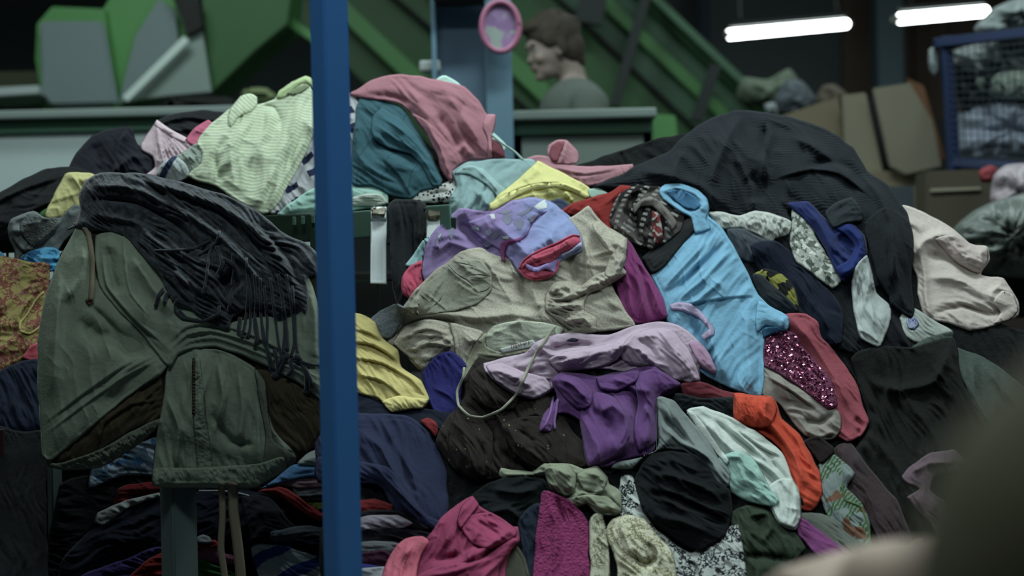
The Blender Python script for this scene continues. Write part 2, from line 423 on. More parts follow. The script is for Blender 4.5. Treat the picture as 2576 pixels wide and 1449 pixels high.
    # back side: coarse, against what lies beneath
    sel = (np.round(ix / Q).astype(int) % 6 == 0) & (np.round(iy / Q).astype(int) % 6 == 0) & (db_g[keep] > 10)
    kx, ky = ix[sel], iy[sel]; kb = base[ins][keep][sel] - 0.001
    if back: kb = kb - back * (1 - np.exp(-db_g[keep][sel] / 40))
    vec2 = [Vector((a, -b)) for a, b in zip(np.concatenate([bx, kx]), np.concatenate([by, ky]))]
    v2, _, f2, ov2, _, _ = delaunay_2d_cdt(vec2, [(i, (i + 1) % n_b) for i in range(n_b)], [], 1, 1e-3)
    first = {}
    for i, s_ in enumerate(src):
        if s_ < n_b and s_ not in first: first[s_] = i
    Kb = np.concatenate([bb, kb]); extra = []; mp = []
    for i, v in enumerate(v2):
        o = ov2[i][0] if len(ov2[i]) else 0
        if o < n_b and o in first: mp.append(first[o])
        else:
            mp.append(nv + len(extra)); extra.append((v.x, -v.y, Kb[o]))
    if extra:
        e = np.array(extra); V3 = np.vstack([V3, Pn(e[:, 0], e[:, 1], heap.Df(e[:, 0], e[:, 1]) - e[:, 2])])
    faces = [tuple(f) for f in ff] + ([] if noback else [tuple(mp[i] for i in reversed(f)) for f in f2])
    faces = [f for f in faces if len(set(f)) == len(f)]
    me = bpy.data.meshes.new(name); me.from_pydata(V3.tolist(), [], faces); me.validate()
    UX = np.concatenate([xs + 0.45 * hp, [q[0] for q in extra]]) / 100; UY = np.concatenate([ys + 0.45 * hp, [q[1] for q in extra]]) / 100
    ca, sa = math.cos(math.radians(uvrot)), math.sin(math.radians(uvrot))
    uvl = me.uv_layers.new(name='UVMap'); li = np.empty(len(me.loops), int); me.loops.foreach_get('vertex_index', li)
    uu = UX * ca + UY * sa; vq = -UX * sa + UY * ca
    uvl.data.foreach_set('uv', np.stack([uu[li], vq[li]], 1).ravel())
    heap.H[y0:y1, x0:x1] = np.where(ins, front, sub)
    cx, cy = float(np.mean(xs[:n_b])), float(np.mean(ys[:n_b]))
    loc = Vector(V3[:n_b].mean(0))
    o = link(name, me, mat, parent, loc)
    if label: o['label'] = label
    if cat: o['category'] = cat
    if group: o['group'] = group
    if kind: o['kind'] = kind
    return o
def cord(heap, name, pts, rad, mat, parent=None, flat=1.0, lift=None, closed=False, sides=6, taper=False, per=7.0, label=None, cat=None, sag=None):
    p = crom(pp(pts) if isinstance(pts, str) else pts, per, closed)
    if closed: p = np.vstack([p, p[:1]])
    r = rad * MPP; n = len(p)
    L = np.full(n, r * flat * 0.8 if lift is None else lift)
    if sag is not None: L = L + sag * np.sin(np.linspace(0, np.pi, n))
    w = heap.pts(p[:, 0], p[:, 1], L)
    if n > 4:
        for _ in range(2): w[1:-1, 1] = np.minimum(w[1:-1, 1], (w[:-2, 1] + w[2:, 1]) / 2 * .7 + w[1:-1, 1] * .3)
    rr = np.full(n, r)
    if taper: rr = r * np.clip(np.sin(np.linspace(0.25, np.pi - 0.25, n)), 0.2, 1)
    me = tube_mesh(name, w, rr, sides, flat)
    o = link(name, me, mat, parent, Vector(w.mean(0)))
    return tag(o, label, cat)
# ================================================================ SETTING
M_floor = solid('concrete_floor', '#3c4040', 0.8, noise=0.4, nscale=1.5, bump=0.2)
M_wall = solid('dark_wall_paint', '#6c7e7e', 0.9, noise=0.2, nscale=0.6)
M_ceil = solid('ceiling_paint', '#1c2222', 0.9)
def struct(name, c, s, mat, parent=None):
    return tag(obox(name, c, s, mat, parent, bev=0), kind='structure')
struct('floor', (0.5, 4.5, -0.05), (15, 17, 0.1), M_floor)
struct('wall_back', (0.5, 12.05, 2.2), (15, 0.1, 4.5), M_wall)
struct('wall_left', (-7.05, 4.5, 2.2), (0.1, 17, 4.5), M_wall)
struct('wall_right', (8.05, 4.5, 2.2), (0.1, 17, 4.5), M_wall)
struct('wall_front', (0.5, -4.05, 2.2), (15, 0.1, 4.5), M_wall)
struct('ceiling', (0.5, 4.5, 4.5), (15, 17, 0.1), M_ceil)

M_wood = solid('brown_board', '#8a7868', 0.8, noise=0.4, nscale=3)
wc = P(2420, 160, 11.9)
for k in range(9):   # boarded stretch of the back wall, right of the column
    tag(obox('wall_board', (wc.x - 0.85 + k * 0.30, 11.93, 2.2), (0.285, 0.05, 4.3), M_wood, None, bev=0.006), kind='structure')

M_bgcol = solid('blue_grey_paint', '#6a8894', 0.6, noise=0.15, nscale=2)
c = P(2232, 120, 11.0)
tag(obox('trim_1', (c.x, 11.0, 2.2), (0.20, 0.2, 4.4), M_bgcol), kind='structure')
c = P(1770, 60, 11.6)
tag(obox('trim_2', (c.x, 11.6, 2.2), (0.09, 0.1, 4.4), solid('dark_blue_paint', '#45586a', .7)), kind='structure')

# ---- tube lamps: two in view, the others overhead
M_tube = emit('tube_glow', (0.93, 1.0, 0.97), 22.0)
M_hous = solid('lamp_housing', '#3c4444', 0.4)
M_capend = solid('lamp_end_cap', '#7d8577', 0.5)
def tube_lamp(a, b, r, label, group=None, hang=4.45):
    a = Vector(a); b = Vector(b); mid = (a + b) / 2; d = (b - a).normalized()
    t = empty('tube_lamp', mid, label, 'lamp', group)
    obar('lamp_housing', a + Vector((0, 0, r * 1.9)), b + Vector((0, 0, r * 1.9)), r * 1.0, r * 0.8, M_hous, t)
    me = tube_mesh('tube', [a, a * .5 + b * .5, b], r, 12); link('tube', me, M_tube, t, mid)
    for q, s in ((a, -1), (b, 1)):
        me = tube_mesh('end_cap', [q - d * 0.0 * s, q + d * 0.05 * s], r * 0.7, 12); link('end_cap', me, M_capend, t, q)
        link('suspension_wire', tube_mesh('suspension_wire', [q - d * .1 * s + Vector((0, 0, r * 2.4)), q - d * .1 * s + Vector((0, 0, hang - q.z))], 0.004, 5), M_hous, t, q)
    return t
tube_lamp(P(1836, 87, 8.2), P(2128, 60, 9.0), 0.027, 'long glowing fluorescent tube hung left of the blue-grey column')
tube_lamp(P(2264, 47, 8.0), P(2478, 28, 8.4), 0.028, 'glowing fluorescent tube hung above the blue wire cage')
LAMPWHERE = ['over the front of the heap peak', 'above the right flank of the heap', 'above the crate on the left', 'added unseen near the camera as front fill', 'above the left sorting machine', 'behind the steel column', 'above the cardboard box']
M_diff = emit('diffuser_glow', (0.93, 1.0, 0.97), 1.6)
for i, (x, y, z, sx, sy, pw, rz) in enumerate(LAMPS):
    t = empty('ceiling_lamp', (x, y, z), 'white overhead strip lamp fixture, the one ' + LAMPWHERE[i], 'lamp', 'overhead strip lamps')
    obox('lamp_housing', (x, y, z + 0.03), (sx + 0.06, sy + 0.06, 0.06), M_hous, t, rz)
    obox('diffuser', (x, y, z - 0.02), (sx, sy, 0.03), M_diff, t, rz)
    for s in (-0.6, 0.6):
        q = Vector((x + s * math.cos(rz), y + s * math.sin(rz), z + .05))
        link('suspension_wire', tube_mesh('suspension_wire', [q, Vector((q.x, q.y, 4.45))], 0.004, 5), M_hous, t, q)

# ---- green inclined conveyor behind the heap
M_green = solid('green_machine_paint', '#275e26', 0.45, noise=0.12, nscale=2)
M_greenb = solid('green_machine_paint_light', '#40863a', 0.45, noise=0.1, nscale=2)
M_greeng = solid('grey_green_panel', '#3d6a4a', 0.5, noise=0.15, nscale=2)
M_blk = solid('black_rubber_and_shade', '#0b120f', 0.6)
M_strut = solid('dark_grey_steel', '#2b3433', 0.5, metal=0.3)
CD_ = 6.6
conv = empty('inclined_conveyor', P(1500, 300, CD_), 'tall green inclined conveyor running down to the right behind the woman', 'conveyor')
def diag(x0, wpx, D, thick, mat, name, slope=0.95, ya=-260, yb=470, xe=None):
    """beam running down to the right; x0 = where its upper edge crosses the picture's top"""
    pts = [(x0 + ya / slope, ya), (x0 + yb / slope, yb), (x0 + yb / slope - wpx, yb), (x0 + ya / slope - wpx, ya)]
    return slab(name, pts, D, thick, mat, conv, bev=0.006)
diag(1668, 30, CD_ - 0.10, 0.16, M_greeng, 'top_rail')
diag(1636, 26, CD_ - 0.02, 0.2, M_green, 'side_beam')
diag(1612, 70, CD_ + 0.05, 0.1, M_greeng, 'side_panel')
diag(1542, 44, CD_ - 0.02, 0.14, M_greenb, 'side_beam')
diag(1500, 86, CD_ + 0.05, 0.1, M_greeng, 'side_panel')
diag(1416, 16, CD_ + 0.02, 0.2, M_blk, 'belt_edge')
diag(1402, 250, CD_ + 0.06, 0.1, M_green, 'side_panel')
diag(1155, 64, CD_ - 0.02, 0.1, M_greenb, 'side_beam')
diag(1092, 84, CD_ + 0.06, 0.1, M_green, 'side_panel')
diag(1008, 14, CD_ + 0.0, 0.14, M_blk, 'belt_edge', 0.84)
diag(994, 130, CD_ + 0.08, 0.1, M_green, 'side_panel')
diag(868, 60, CD_ - 0.02, 0.14, M_greenb, 'side_beam')
diag(806, 110, CD_ + 0.1, 0.1, M_green, 'side_panel')
obar('strut', P(1640, -60, CD_ - .2), P(1545, 268, CD_ - .2), 0.045, 0.05, M_strut, conv)
obar('strut', P(1800, 165, CD_ - .2), P(1752, 305, CD_ - .2), 0.05, 0.05, M_strut, conv)
obar('strut', P(1500, -40, CD_ - .2), P(1480, 60, CD_ - .2), 0.12, 0.05, M_strut, conv)
for px, py in ((1240, 520), (1700, 560)):
    q = P(px, py, CD_ + .3); obar('leg', (q.x, q.y, 0.0), (q.x, q.y, q.z + 0.9), 0.10, 0.10, M_green, conv)
q = P(1780, 330, CD_ - .25)
slab('end_plate', [(1640, 285), (1700, 290), (1712, 420), (1660, 470), (1645, 420)], 5.2, 0.05, M_greenb, conv)

# ---- left machine: hopper plates
D1 = 5.6
M_plate = solid('grey_sheet_metal', '#647777', 0.5, metal=0.1, noise=0.1, nscale=3)
M_plate2 = solid('pale_sheet_metal', '#74867e', 0.45, metal=0.1, noise=0.12, nscale=3)
mach = empty('sorting_machine', P(400, 300, D1), 'green sorting machine with grey sheet metal guards at upper left', 'machine')
slab('green_housing', [(92, 60), (130, 16), (262, 22), (300, 275), (110, 280), (88, 150)], D1 + 0.04, 0.5, M_greenb, mach)
slab('cover_plate', [(98, 52), (258, 52), (296, 262), (128, 266), (104, 240)], D1 - 0.02, 0.03, M_plate, mach, bev=0.01)
slab('green_hopper', [(255, 28), (285, -20), (460, -40), (470, 120), (380, 215), (300, 262)], D1 + 0.10, 0.3, M_greenb, mach)
slab('clear_guard', [(400, -5), (440, 30), (452, 130), (330, 262), (296, 262), (340, 90)], D1 + 0.05, 0.01, M_plate, mach)
slab('grey_plate', [(300, 258), (460, 96), (508, 72), (532, 232), (420, 242)], D1 + 0.02, 0.02, M_plate2, mach)
obar('guard_rod', P(316, 250, D1 - .03), P(470, 98, D1 - .03), 0.030, 0.02, solid('pale_edge', '#a8bcb2', .4), mach)
slab('green_chute', [(505, -40), (735, -40), (722, 60), (640, 128), (530, 234)], D1 + 0.08, 0.3, M_green, mach)
slab('black_arm', [(420, -30), (500, 0), (508, 70), (470, 90), (455, 40)], D1 - 0.02, 0.06, M_blk, mach)
slab('green_brace', [(715, 30), (800, 90), (800, 115), (718, 62)], D1 + 0.2, 0.06, M_greenb, mach)
q = P(250, 400, D1 + .4); obox('machine_base', (q.x, q.y + .2, 0.55), (0.9, 0.5, 1.1), M_greenb, mach, bev=.01)
q = P(560, 400, D1 + .4); obox('machine_base', (q.x, q.y + .2, 0.55), (0.5, 0.5, 1.1), M_green, mach, bev=.01)
# clutter on the left counter
tag(slab('window_box', [(-60, 182), (96, 178), (98, 258), (-60, 262)], 6.2, 0.4, solid('olive_bale', '#4b5236', .8), None), 'olive green bale of cloth at the far left edge', 'bale')
tag(slab('white_tray', [(-60, 222), (98, 214), (96, 236), (-60, 246)], 5.5, 0.3, solid('white_plastic', '#8b9a96', .5), None), 'pale plastic tray on the left counter beside the machine', 'tray')

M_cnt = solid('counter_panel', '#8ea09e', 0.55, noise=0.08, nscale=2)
M_cntr = solid('counter_panel_shade_tint', '#66766e', 0.55, noise=0.08, nscale=2)  # darker copy of the counter panel, shade put into the colour
M_strip = solid('green_strip', '#3a6a52', 0.5)
M_top = solid('counter_top', '#6a7a74', 0.5)
def counter(x0, x1, ytop, D, label, mp, depth=0.6):
    a = P(x0, ytop, D); b = P(x1, ytop, D); z = (a.z + b.z) / 2; w = b.x - a.x; cx = (a.x + b.x) / 2
    t = empty('sorting_counter', (cx, D + depth / 2, 0), label, 'counter')
    obox('front_panel', (cx, D + 0.015, z / 2 - 0.03), (w, 0.03, z - 0.06), mp, t)
    obox('green_edge_strip', (cx, D - 0.002, z - 0.052), (w, 0.03, 0.036), M_strip, t)
    obox('counter_top', (cx, D + depth / 2 - 0.02, z - 0.014), (w + 0.02, depth + 0.06, 0.028), M_top, t, bev=0.006)
    obox('end_panel', (cx - w / 2 + .015, D + depth / 2, z / 2 - .03), (0.03, depth, z - .06), mp, t)
    obox('end_panel', (cx + w / 2 - .015, D + depth / 2, z / 2 - .03), (0.03, depth, z - .06), mp, t)
    return t
counter(-120, 800, 275, 4.7, 'pale grey sorting counter with green edge strip on the left', M_cnt)
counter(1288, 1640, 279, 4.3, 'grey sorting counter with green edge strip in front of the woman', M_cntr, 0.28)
tag(slab('dark_bag', [(412, 246), (470, 240), (600, 240), (610, 300), (420, 276)], 4.9, 0.3, M_blk, None, bev=.03, round_=1), 'black bag lying on the left counter', 'bag')
tag(slab('cloth_scrap', [(604, 226), (640, 216), (682, 222), (690, 250), (612, 248)], 5.2, 0.15, solid('lime_cloth', '#6f8050', .9), None, bev=.02, round_=1), 'pale lime cloth scrap behind the green striped top', 'clothing')

# ---- blue-grey I column with the pink oval plaque
cc = empty('steel_column', P(1190, 724, 4.25) * 1, 'blue-grey steel column in the centre background', 'column'); cc.location.z = 0
M_c1 = solid('column_shaded_face', '#6d8ca4', 0.5, noise=0.1, nscale=2); M_c2 = solid('column_lit_face', '#52788c', 0.5, noise=0.08, nscale=2)  # lit and shaded tones of one paint put into the colour; web lightened
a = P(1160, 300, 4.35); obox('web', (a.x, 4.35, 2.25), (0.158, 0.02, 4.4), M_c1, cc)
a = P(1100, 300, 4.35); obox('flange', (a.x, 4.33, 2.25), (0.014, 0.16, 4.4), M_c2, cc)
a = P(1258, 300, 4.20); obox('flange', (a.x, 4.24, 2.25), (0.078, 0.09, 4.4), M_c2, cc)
a = P(1160, 8, 4.3); obox('bracket', (a.x, 4.25, a.z + .01), (0.16, 0.16, 0.03), solid('brown_bracket', '#3a342c', .8), cc)
a = P(1078, 168, 4.30); obox('junction_box', (a.x + .005, 4.30, a.z), (.062, .05, .034), solid('white_box', '#8c9692', .5), cc, bev=.008)
pq = P(1259, 67, 4.12)
pl = empty('wall_plaque', pq, 'pink oval framed plaque hung on the blue-grey column', 'plaque')
me = bpy.data.meshes.new('frame'); ang = np.linspace(0, 2 * np.pi, 49)[:-1]
ring = np.stack([pq.x + 0.054 * np.cos(ang), pq.y + 0 * ang, pq.z + 0.072 * np.sin(ang)], 1)
ring = np.vstack([ring, ring[:2]]); link('frame', tube_mesh('frame', ring, 0.0085, 10, cap=False), solid('pink_plastic', '#a05c7c', .4), pl, pq)
bm = bmesh.new(); vs = [bm.verts.new((pq.x + .05 * math.cos(t), pq.y + .006, pq.z + .068 * math.sin(t))) for t in ang]
r = bmesh.ops.extrude_face_region(bm, geom=[bm.faces.new(vs)]); bmesh.ops.translate(bm, verts=[v for v in r['geom'] if isinstance(v, bmesh.types.BMVert)], vec=(0, .012, 0))
bmesh.ops.recalc_face_normals(bm, faces=bm.faces)
t = NT('plaque_print'); v = t.coords('Object', scale=(1, 1, 1))
C = t.mix(t.step(t.noise(v, 22, 1), .42, .55), hexc('#7d5f8c'), hexc('#8a6a98')); C = t.mix(t.step(t.noise(v, 31, 1), .55, .62), C, hexc('#7f9088'))
t.set(t.b, 'Base__Color', C); from_bm('printed_panel', bm, t.m, pl, pq)

# ---- right side: boxes, bags, cage
M_card = solid('cardboard', '#7a7056', 0.85, noise=0.2, nscale=4)
M_card2 = solid('cardboard_pale', '#807c66', 0.85, noise=0.2, nscale=4)
M_card3 = solid('cardboard_orange', '#7a5434', 0.85, noise=0.2, nscale=4)
bx = empty('cardboard_box', P(2200, 560, 5.2), 'large open cardboard box with leaning flaps behind the black garment', 'box')
slab('side_panel', [(1940, 300), (2110, 242), (2150, 560), (1990, 600)], 5.3, 0.02, M_card, bx)
slab('side_panel', [(2118, 240), (2178, 232), (2250, 560), (2140, 600)], 5.2, 0.02, M_card2, bx)
slab('flap', [(2196, 222), (2290, 208), (2345, 300), (2370, 420), (2280, 440), (2240, 420)], 5.1, 0.02, M_card2, bx)
slab('flap', [(2282, 196), (2325, 216), (2380, 400), (2345, 420)], 5.25, 0.02, M_card3, bx)
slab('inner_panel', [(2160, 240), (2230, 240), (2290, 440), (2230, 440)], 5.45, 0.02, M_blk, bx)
slab('front_panel', [(2130, 430), (2360, 430), (2370, 900), (2130, 900)], 5.15, 0.35, M_card, bx)
b2 = tag(slab('cardboard_carton', [(2330, 430), (2500, 425), (2500, 900), (2330, 900)], 4.4, 0.12, solid('cardboard_dark', '#4b4636', .85, noise=.2), None), 'closed brown cardboard carton below the blue cage', 'box')
slab('tape', [(2340, 474), (2470, 470), (2470, 480), (2340, 486)], 4.39, 0.01, M_card2, b2)
tag(slab('blue_crate', [(2200, 470), (2300, 468), (2300, 900), (2200, 900)], 4.95, 0.12, solid('pale_blue_crate', '#3f4d55', .6), None), 'dull blue crate end standing behind the cardboard box', 'crate')

cg = empty('wire_cage', P(2500, 400, 4.6), 'blue framed wire mesh cage full of rags at right edge', 'cage')
M_bl = solid('cage_blue_paint', '#152c56', 0.45); M_wire = solid('galvanised_wire', '#3c444a', 0.4, metal=0.5)
obar('post', P(2378, 92, 4.6), P(2398, 412, 4.6), 0.034, 0.034, M_bl, cg)
q1 = P(2398, 412, 4.6); obar('post', q1, (q1.x + .01, 4.6, 0.0), 0.034, 0.034, M_bl, cg)
obar('top_rail', P(2360, 108, 4.6), P(2700, 68, 4.3), 0.03, 0.03, M_bl, cg)
obar('top_rail', P(2360, 108, 4.6), P(2372, 110, 5.6), 0.03, 0.03, M_bl, cg)
obar('post', P(2700, 68, 4.3), P(2720, 500, 4.3), 0.034, 0.034, M_bl, cg)
obar('bottom_rail', P(2396, 408, 4.6), P(2700, 430, 4.3), 0.03, 0.03, M_bl, cg)
bm = bmesh.new()
for k in range(20):
    f = k / 19; a = P(2385 + 315 * f, 105 - 38 * f, 4.58 - .3 * f); b = P(2398 + 305 * f, 408 + 20 * f, 4.58 - .3 * f); bar(bm, a, b, 0.002, 0.002)
for k in range(18):
    f = k / 17; a = P(2380 + 18 * f, 110 + 298 * f, 4.58); b = P(2702, 75 + 355 * f, 4.28); bar(bm, a, b, 0.002, 0.002)
tag(from_bm('wire_mesh', bm, M_wire, cg, P(2500, 250, 4.5)), kind='stuff')

def bundle(name, pts, D, thick, mat, label, cat='bag', seed=0, amp=0.35):
    """crumpled sack or bundle: a lumpy closed body with the given picture outline at distance D"""
    poly = crom(np.array(pts, float), 10.0, True); n = len(poly); c = poly.mean(0); V = []; rings = 9
    for side in (-1, 1):
        for k in range(rings + 1):
            f = k / rings
            if side == 1 and k == 0: continue
            q = poly + (c - poly) * f
            nz = perlin(q[:, 0] / 38, q[:, 1] / 38, seed) + .6 * perlin(q[:, 0] / 16, q[:, 1] / 16, seed + 3)
            d = D + side * thick * (math.sqrt(1 - (1 - f) ** 2) * (1 + amp * nz)) * 0.5
            V.append(Pn(q[:, 0], q[:, 1], d))
    V = np.vstack(V); F = []
    for k in range(rings):
        for j in range(n):
            a, b = k * n + j, k * n + (j + 1) % n; F.append((a, a + n, b + n, b))
    off = (rings + 1) * n
    for k in range(rings):
        A = (lambda j: j) if k == 0 else (lambda j, k=k: off + (k - 1) * n + j)
        for j in range(n):
            j2 = (j + 1) % n; F.append((A(j), A(j2), off + k * n + j2, off + k * n + j))
    me = bpy.data.meshes.new(name); me.from_pydata(V.tolist(), [], F); me.validate()
    return tag(link(name, me, mat, None, Vector(V.mean(0))), label, cat)
M_bagw = solid('white_sack', '#7d8a8a', 0.5, noise=.2, bump=.4)
M_bagd = solid('dark_sack', '#1d2527', 0.4, bump=.5)
bundle('rag_bundle', [(2392, 130), (2470, 108), (2600, 96), (2640, 200), (2500, 190), (2420, 170)], 4.85, .3, M_bagw, 'white rag bundle at the top inside the wire cage', 'bundle', 1)
bundle('rag_bundle', [(2385, 150), (2480, 135), (2560, 160), (2640, 220), (2500, 250), (2440, 330), (2400, 250)], 4.80, .3, M_bagd, 'dark grey rag bundle filling the middle of the cage', 'bundle', 2)
bundle('rag_bundle', [(2395, 330), (2440, 240), (2530, 225), (2680, 240), (2680, 400), (2420, 410)], 4.78, .3, solid('lilac_rags', '#8d98aa', .9, noise=.3, bump=.4), 'lilac grey rag bundle low down in the wire cage', 'bundle', 3)
bundle('rag_bundle', [(2450, 195), (2560, 175), (2680, 200), (2680, 260), (2470, 240)], 4.7, .2, solid('green_grey_rags', '#7d8d80', .9, bump=.4), 'green-grey rag bundle across the cage middle', 'bundle', 4)
bundle('white_sack', [(2450, 70), (2500, 20), (2576, -10), (2680, -20), (2680, 60), (2560, 80), (2470, 95)], 4.7, .4, M_bagw, 'crumpled white sack lying on top of the blue cage', 'sack', 5)
bundle('white_cloth', [(2336, 125), (2356, 118), (2362, 180), (2350, 195), (2336, 170)], 4.65, .05, M_bagw, 'white cloth strip tied to the left post of the cage', 'cloth', 6)
bundle('pink_bag', [(2500, 440), (2530, 415), (2580, 410), (2650, 420), (2650, 560), (2520, 560), (2490, 500)], 3.9, .3, solid('pinkish_bag', '#8a7f86', .4, noise=.2, bump=.4), 'clear plastic bag with pinkish contents at right edge', 'bag', 7)
bundle('red_cloth', [(2462, 430), (2490, 415), (2512, 425), (2508, 455), (2470, 460)], 4.3, .08, solid('red_rag', '#8c3038', .8), 'small red rag on the carton below the cage', 'cloth', 8)
bundle('plastic_sheet', [(2395, 580), (2450, 530), (2520, 500), (2650, 480), (2650, 690), (2480, 692), (2420, 640)], 3.7, .3, solid('grey_plastic', '#56605a', .35, noise=.2, bump=.3), 'grey plastic sheeting bundle behind the cream garment', 'plastic sheeting', 9)
tag(slab('dark_rail', [(2380, 688), (2650, 682), (2650, 800), (2380, 800)], 3.8, 0.1, M_blk, None), 'black rail below the grey plastic sheeting at right', 'rail')
# far clothes on top of the box
bundle('green_bag', [(1850, 250), (1868, 195), (1930, 200), (1985, 172), (2015, 210), (2035, 250), (2000, 290), (1900, 270)], 6.0, .3, solid('green_white_rags', '#5c6e58', .8, noise=.4, nscale=9, bump=.4), 'green and grey plastic bag beyond the conveyor foot', 'bag', 10)
bundle('grey_bag', [(1945, 255), (1980, 200), (2020, 205), (2060, 260), (2040, 300), (1960, 290)], 5.8, .2, solid('grey_blue_rags', '#4c5860', .7, bump=.4), 'blue-grey plastic bag heaped beside the cardboard box', 'bag', 11)
bundle('tan_bundle', [(2050, 250), (2070, 215), (2100, 212), (2135, 240), (2120, 270), (2060, 275)], 5.7, .2, solid('tan_rags', '#574e40', .9), 'small tan bundle on the rim of the cardboard box', 'bundle', 12)
bundle('white_bundle', [(1922, 262), (1950, 258), (1958, 285), (1930, 292)], 5.6, .1, M_bagw, 'small white bundle at the foot of the conveyor', 'bundle', 13)
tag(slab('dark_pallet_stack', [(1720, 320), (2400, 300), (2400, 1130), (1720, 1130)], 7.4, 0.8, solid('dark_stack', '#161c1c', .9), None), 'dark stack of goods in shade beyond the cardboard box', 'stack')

# ---- blue square post in the foreground
M_blue = solid('blue_post_paint', '#2265a6', 0.35, k=4.4, noise=0.08, nscale=3, coat=0.2)
a = P(828, 60, 1.95); b = P(864, 1449, 1.95); d = (b - a) / (b.z - a.z)
pb = a + d * (0.0 - a.z); pt = a + d * (2.6 - a.z)
post = empty('blue_post', (pb.x, pb.y, 0), 'square blue painted steel post standing in front of the heap', 'post')
bm = bmesh.new(); vd = (pt - pb)
hw = 0.020
bmesh.ops.create_cube(bm, size=1.0, matrix=Matrix.Rotation(math.radians(38), 4, 'Z') @ Matrix.Diagonal((hw * 2, hw * 2, vd.z, 1)))
bmesh.ops.bevel(bm, geom=[e for e in bm.edges if abs((e.verts[0].co - e.verts[1].co).z) > .5], offset=.003, segments=3, affect='EDGES')
for v in bm.verts: v.co.x += (pb.x + pt.x) / 2 + vd.x * (v.co.z / vd.z); v.co.y += (pb.y + pt.y) / 2; v.co.z += vd.z / 2
from_bm('tube', bm, M_blue, post, (pb.x, pb.y, 0.0))
obox('foot_plate', (pb.x, pb.y, 0.006), (0.12, 0.12, 0.012), M_blue, post)

# ---- green steel crate that holds the clothes on the left, and grey table legs below the jacket
cr = empty('wire_crate', P(560, 600, 2.8), 'dark green steel wire crate heaped with clothes behind the blue post', 'crate')
M_cr = solid('crate_green_paint', '#2a4634', 0.5, noise=0.3, nscale=5); M_crl = solid('crate_green_rim', '#54806a', 0.5, noise=0.25, nscale=5)
a = P(-150, 608, 2.86); b = P(802, 572, 2.80); c_ = P(1135, 548, 2.77)
def rimbar(name, a, b, h, mat): return obar(name, a, b, 0.024, h, mat, cr)
bm = bmesh.new(); bar(bm, a, b, 0.055, 0.024, .003); from_bm('rim_beam', bm, M_cr, cr, (a + b) / 2)
bm = bmesh.new(); bar(bm, b + Vector((0.01, 0, 0)), c_, 0.052, 0.024, .003); from_bm('rim_beam', bm, M_crl, cr, (c_ + b) / 2)
for (px, py) in ((740, 548), (762, 546), (788, 543)):
    obox('rim_bolt', P(px, py + 8, 2.775), (0.006, 0.008, 0.016), M_crl, cr, bev=.001)
obar('corner_post', P(800, 540, 2.795), (P(800, 540, 2.795).x, 2.795, 0.0), 0.03, 0.03, M_cr, cr)
obar('corner_post', P(1128, 548, 2.78), (P(1128, 548, 2.78).x, 2.78, 0.0), 0.03, 0.03, M_cr, cr)
obar('corner_post', P(-140, 600, 2.87), (P(-140, 600, 2.87).x, 2.87, 0.0), 0.03, 0.03, M_cr, cr)
M_cw = solid('crate_wire_green', '#2c4a36', .5)
for py in (613, 704, 792, 880, 970):
    obar('crate_wire', P(805, py + 6, 2.79), P(1128, py - 4, 2.77), 0.0042, 0.0042, M_cw, cr, bev=0)
for px in (870, 948, 1024, 1098):
    obar('crate_wire', P(px, 570, 2.79), P(px + 10, 1100, 2.79), 0.0042, 0.0042, M_cw, cr, bev=0)
for k in range(8):
    x = -100 + k * 118; obar('crate_wire', P(x, 600, 2.85 - .006 * k), P(x + 10, 1200, 2.85 - .006 * k), 0.0042, 0.0042, M_cw, cr, bev=0)
obox('back_panel', (P(500, 700, 3.6).x, 3.75, 0.45), (1.45, 0.03, 0.9), M_blk, cr)  # black panel: the dark inside the crate is put into its colour
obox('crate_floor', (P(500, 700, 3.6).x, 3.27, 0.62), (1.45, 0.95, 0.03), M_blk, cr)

M_leg = solid('grey_leg_paint', '#566866', 0.5, noise=.1); M_legd = solid('grey_leg_paint_dark', '#161d1c', 0.5)
for (x0, x1, D, lab) in ((118, 160, 2.75, 'narrow grey steel stand leg at far lower left'), (400, 498, 2.42, 'wide grey square steel stand leg under the hanging khaki jacket')):
    a = P((x0 + x1) / 2, 1120, D); b = P((x0 + x1) / 2 + 4, 1449, D)
    w = (x1 - x0) / FPX * D; t = empty('stand_leg', (b.x, D, 0), lab, 'stand')
    bm = bmesh.new(); bmesh.ops.create_cube(bm, size=1, matrix=Matrix.Translation((b.x, D, a.z / 2 + .0)) @ Matrix.Rotation(math.radians(42), 4, 'Z') @ Matrix.Diagonal((w * .7, w * .7, a.z, 1)))
    bmesh.ops.bevel(bm, geom=[e for e in bm.edges if abs((e.verts[0].co - e.verts[1].co).z) > .2], offset=.003, segments=2, affect='EDGES')
    from_bm('leg_tube', bm, M_leg, t, (b.x, D, 0))
    obox('foot', (b.x, D, 0.005), (w * 1.3, w * 1.3, 0.01), M_legd, t)
# ================================================================ THE HEAP
def D_main(x, y): return 2.95 - 0.72 * np.clip((y - 350) / 1100.0, -0.25, 1.3)
def D_near(x, y): return 2.44 - 0.06 * np.tanh((y - 600) / 220.0)
def D_shelf(x, y): return 2.72 - 0.10 * np.clip((y - 1100) / 350.0, -0.5, 1.5)
A = Heap(D_main); N = Heap(D_near); S = Heap(D_shelf)
CL = 'clothing'
F = fabric

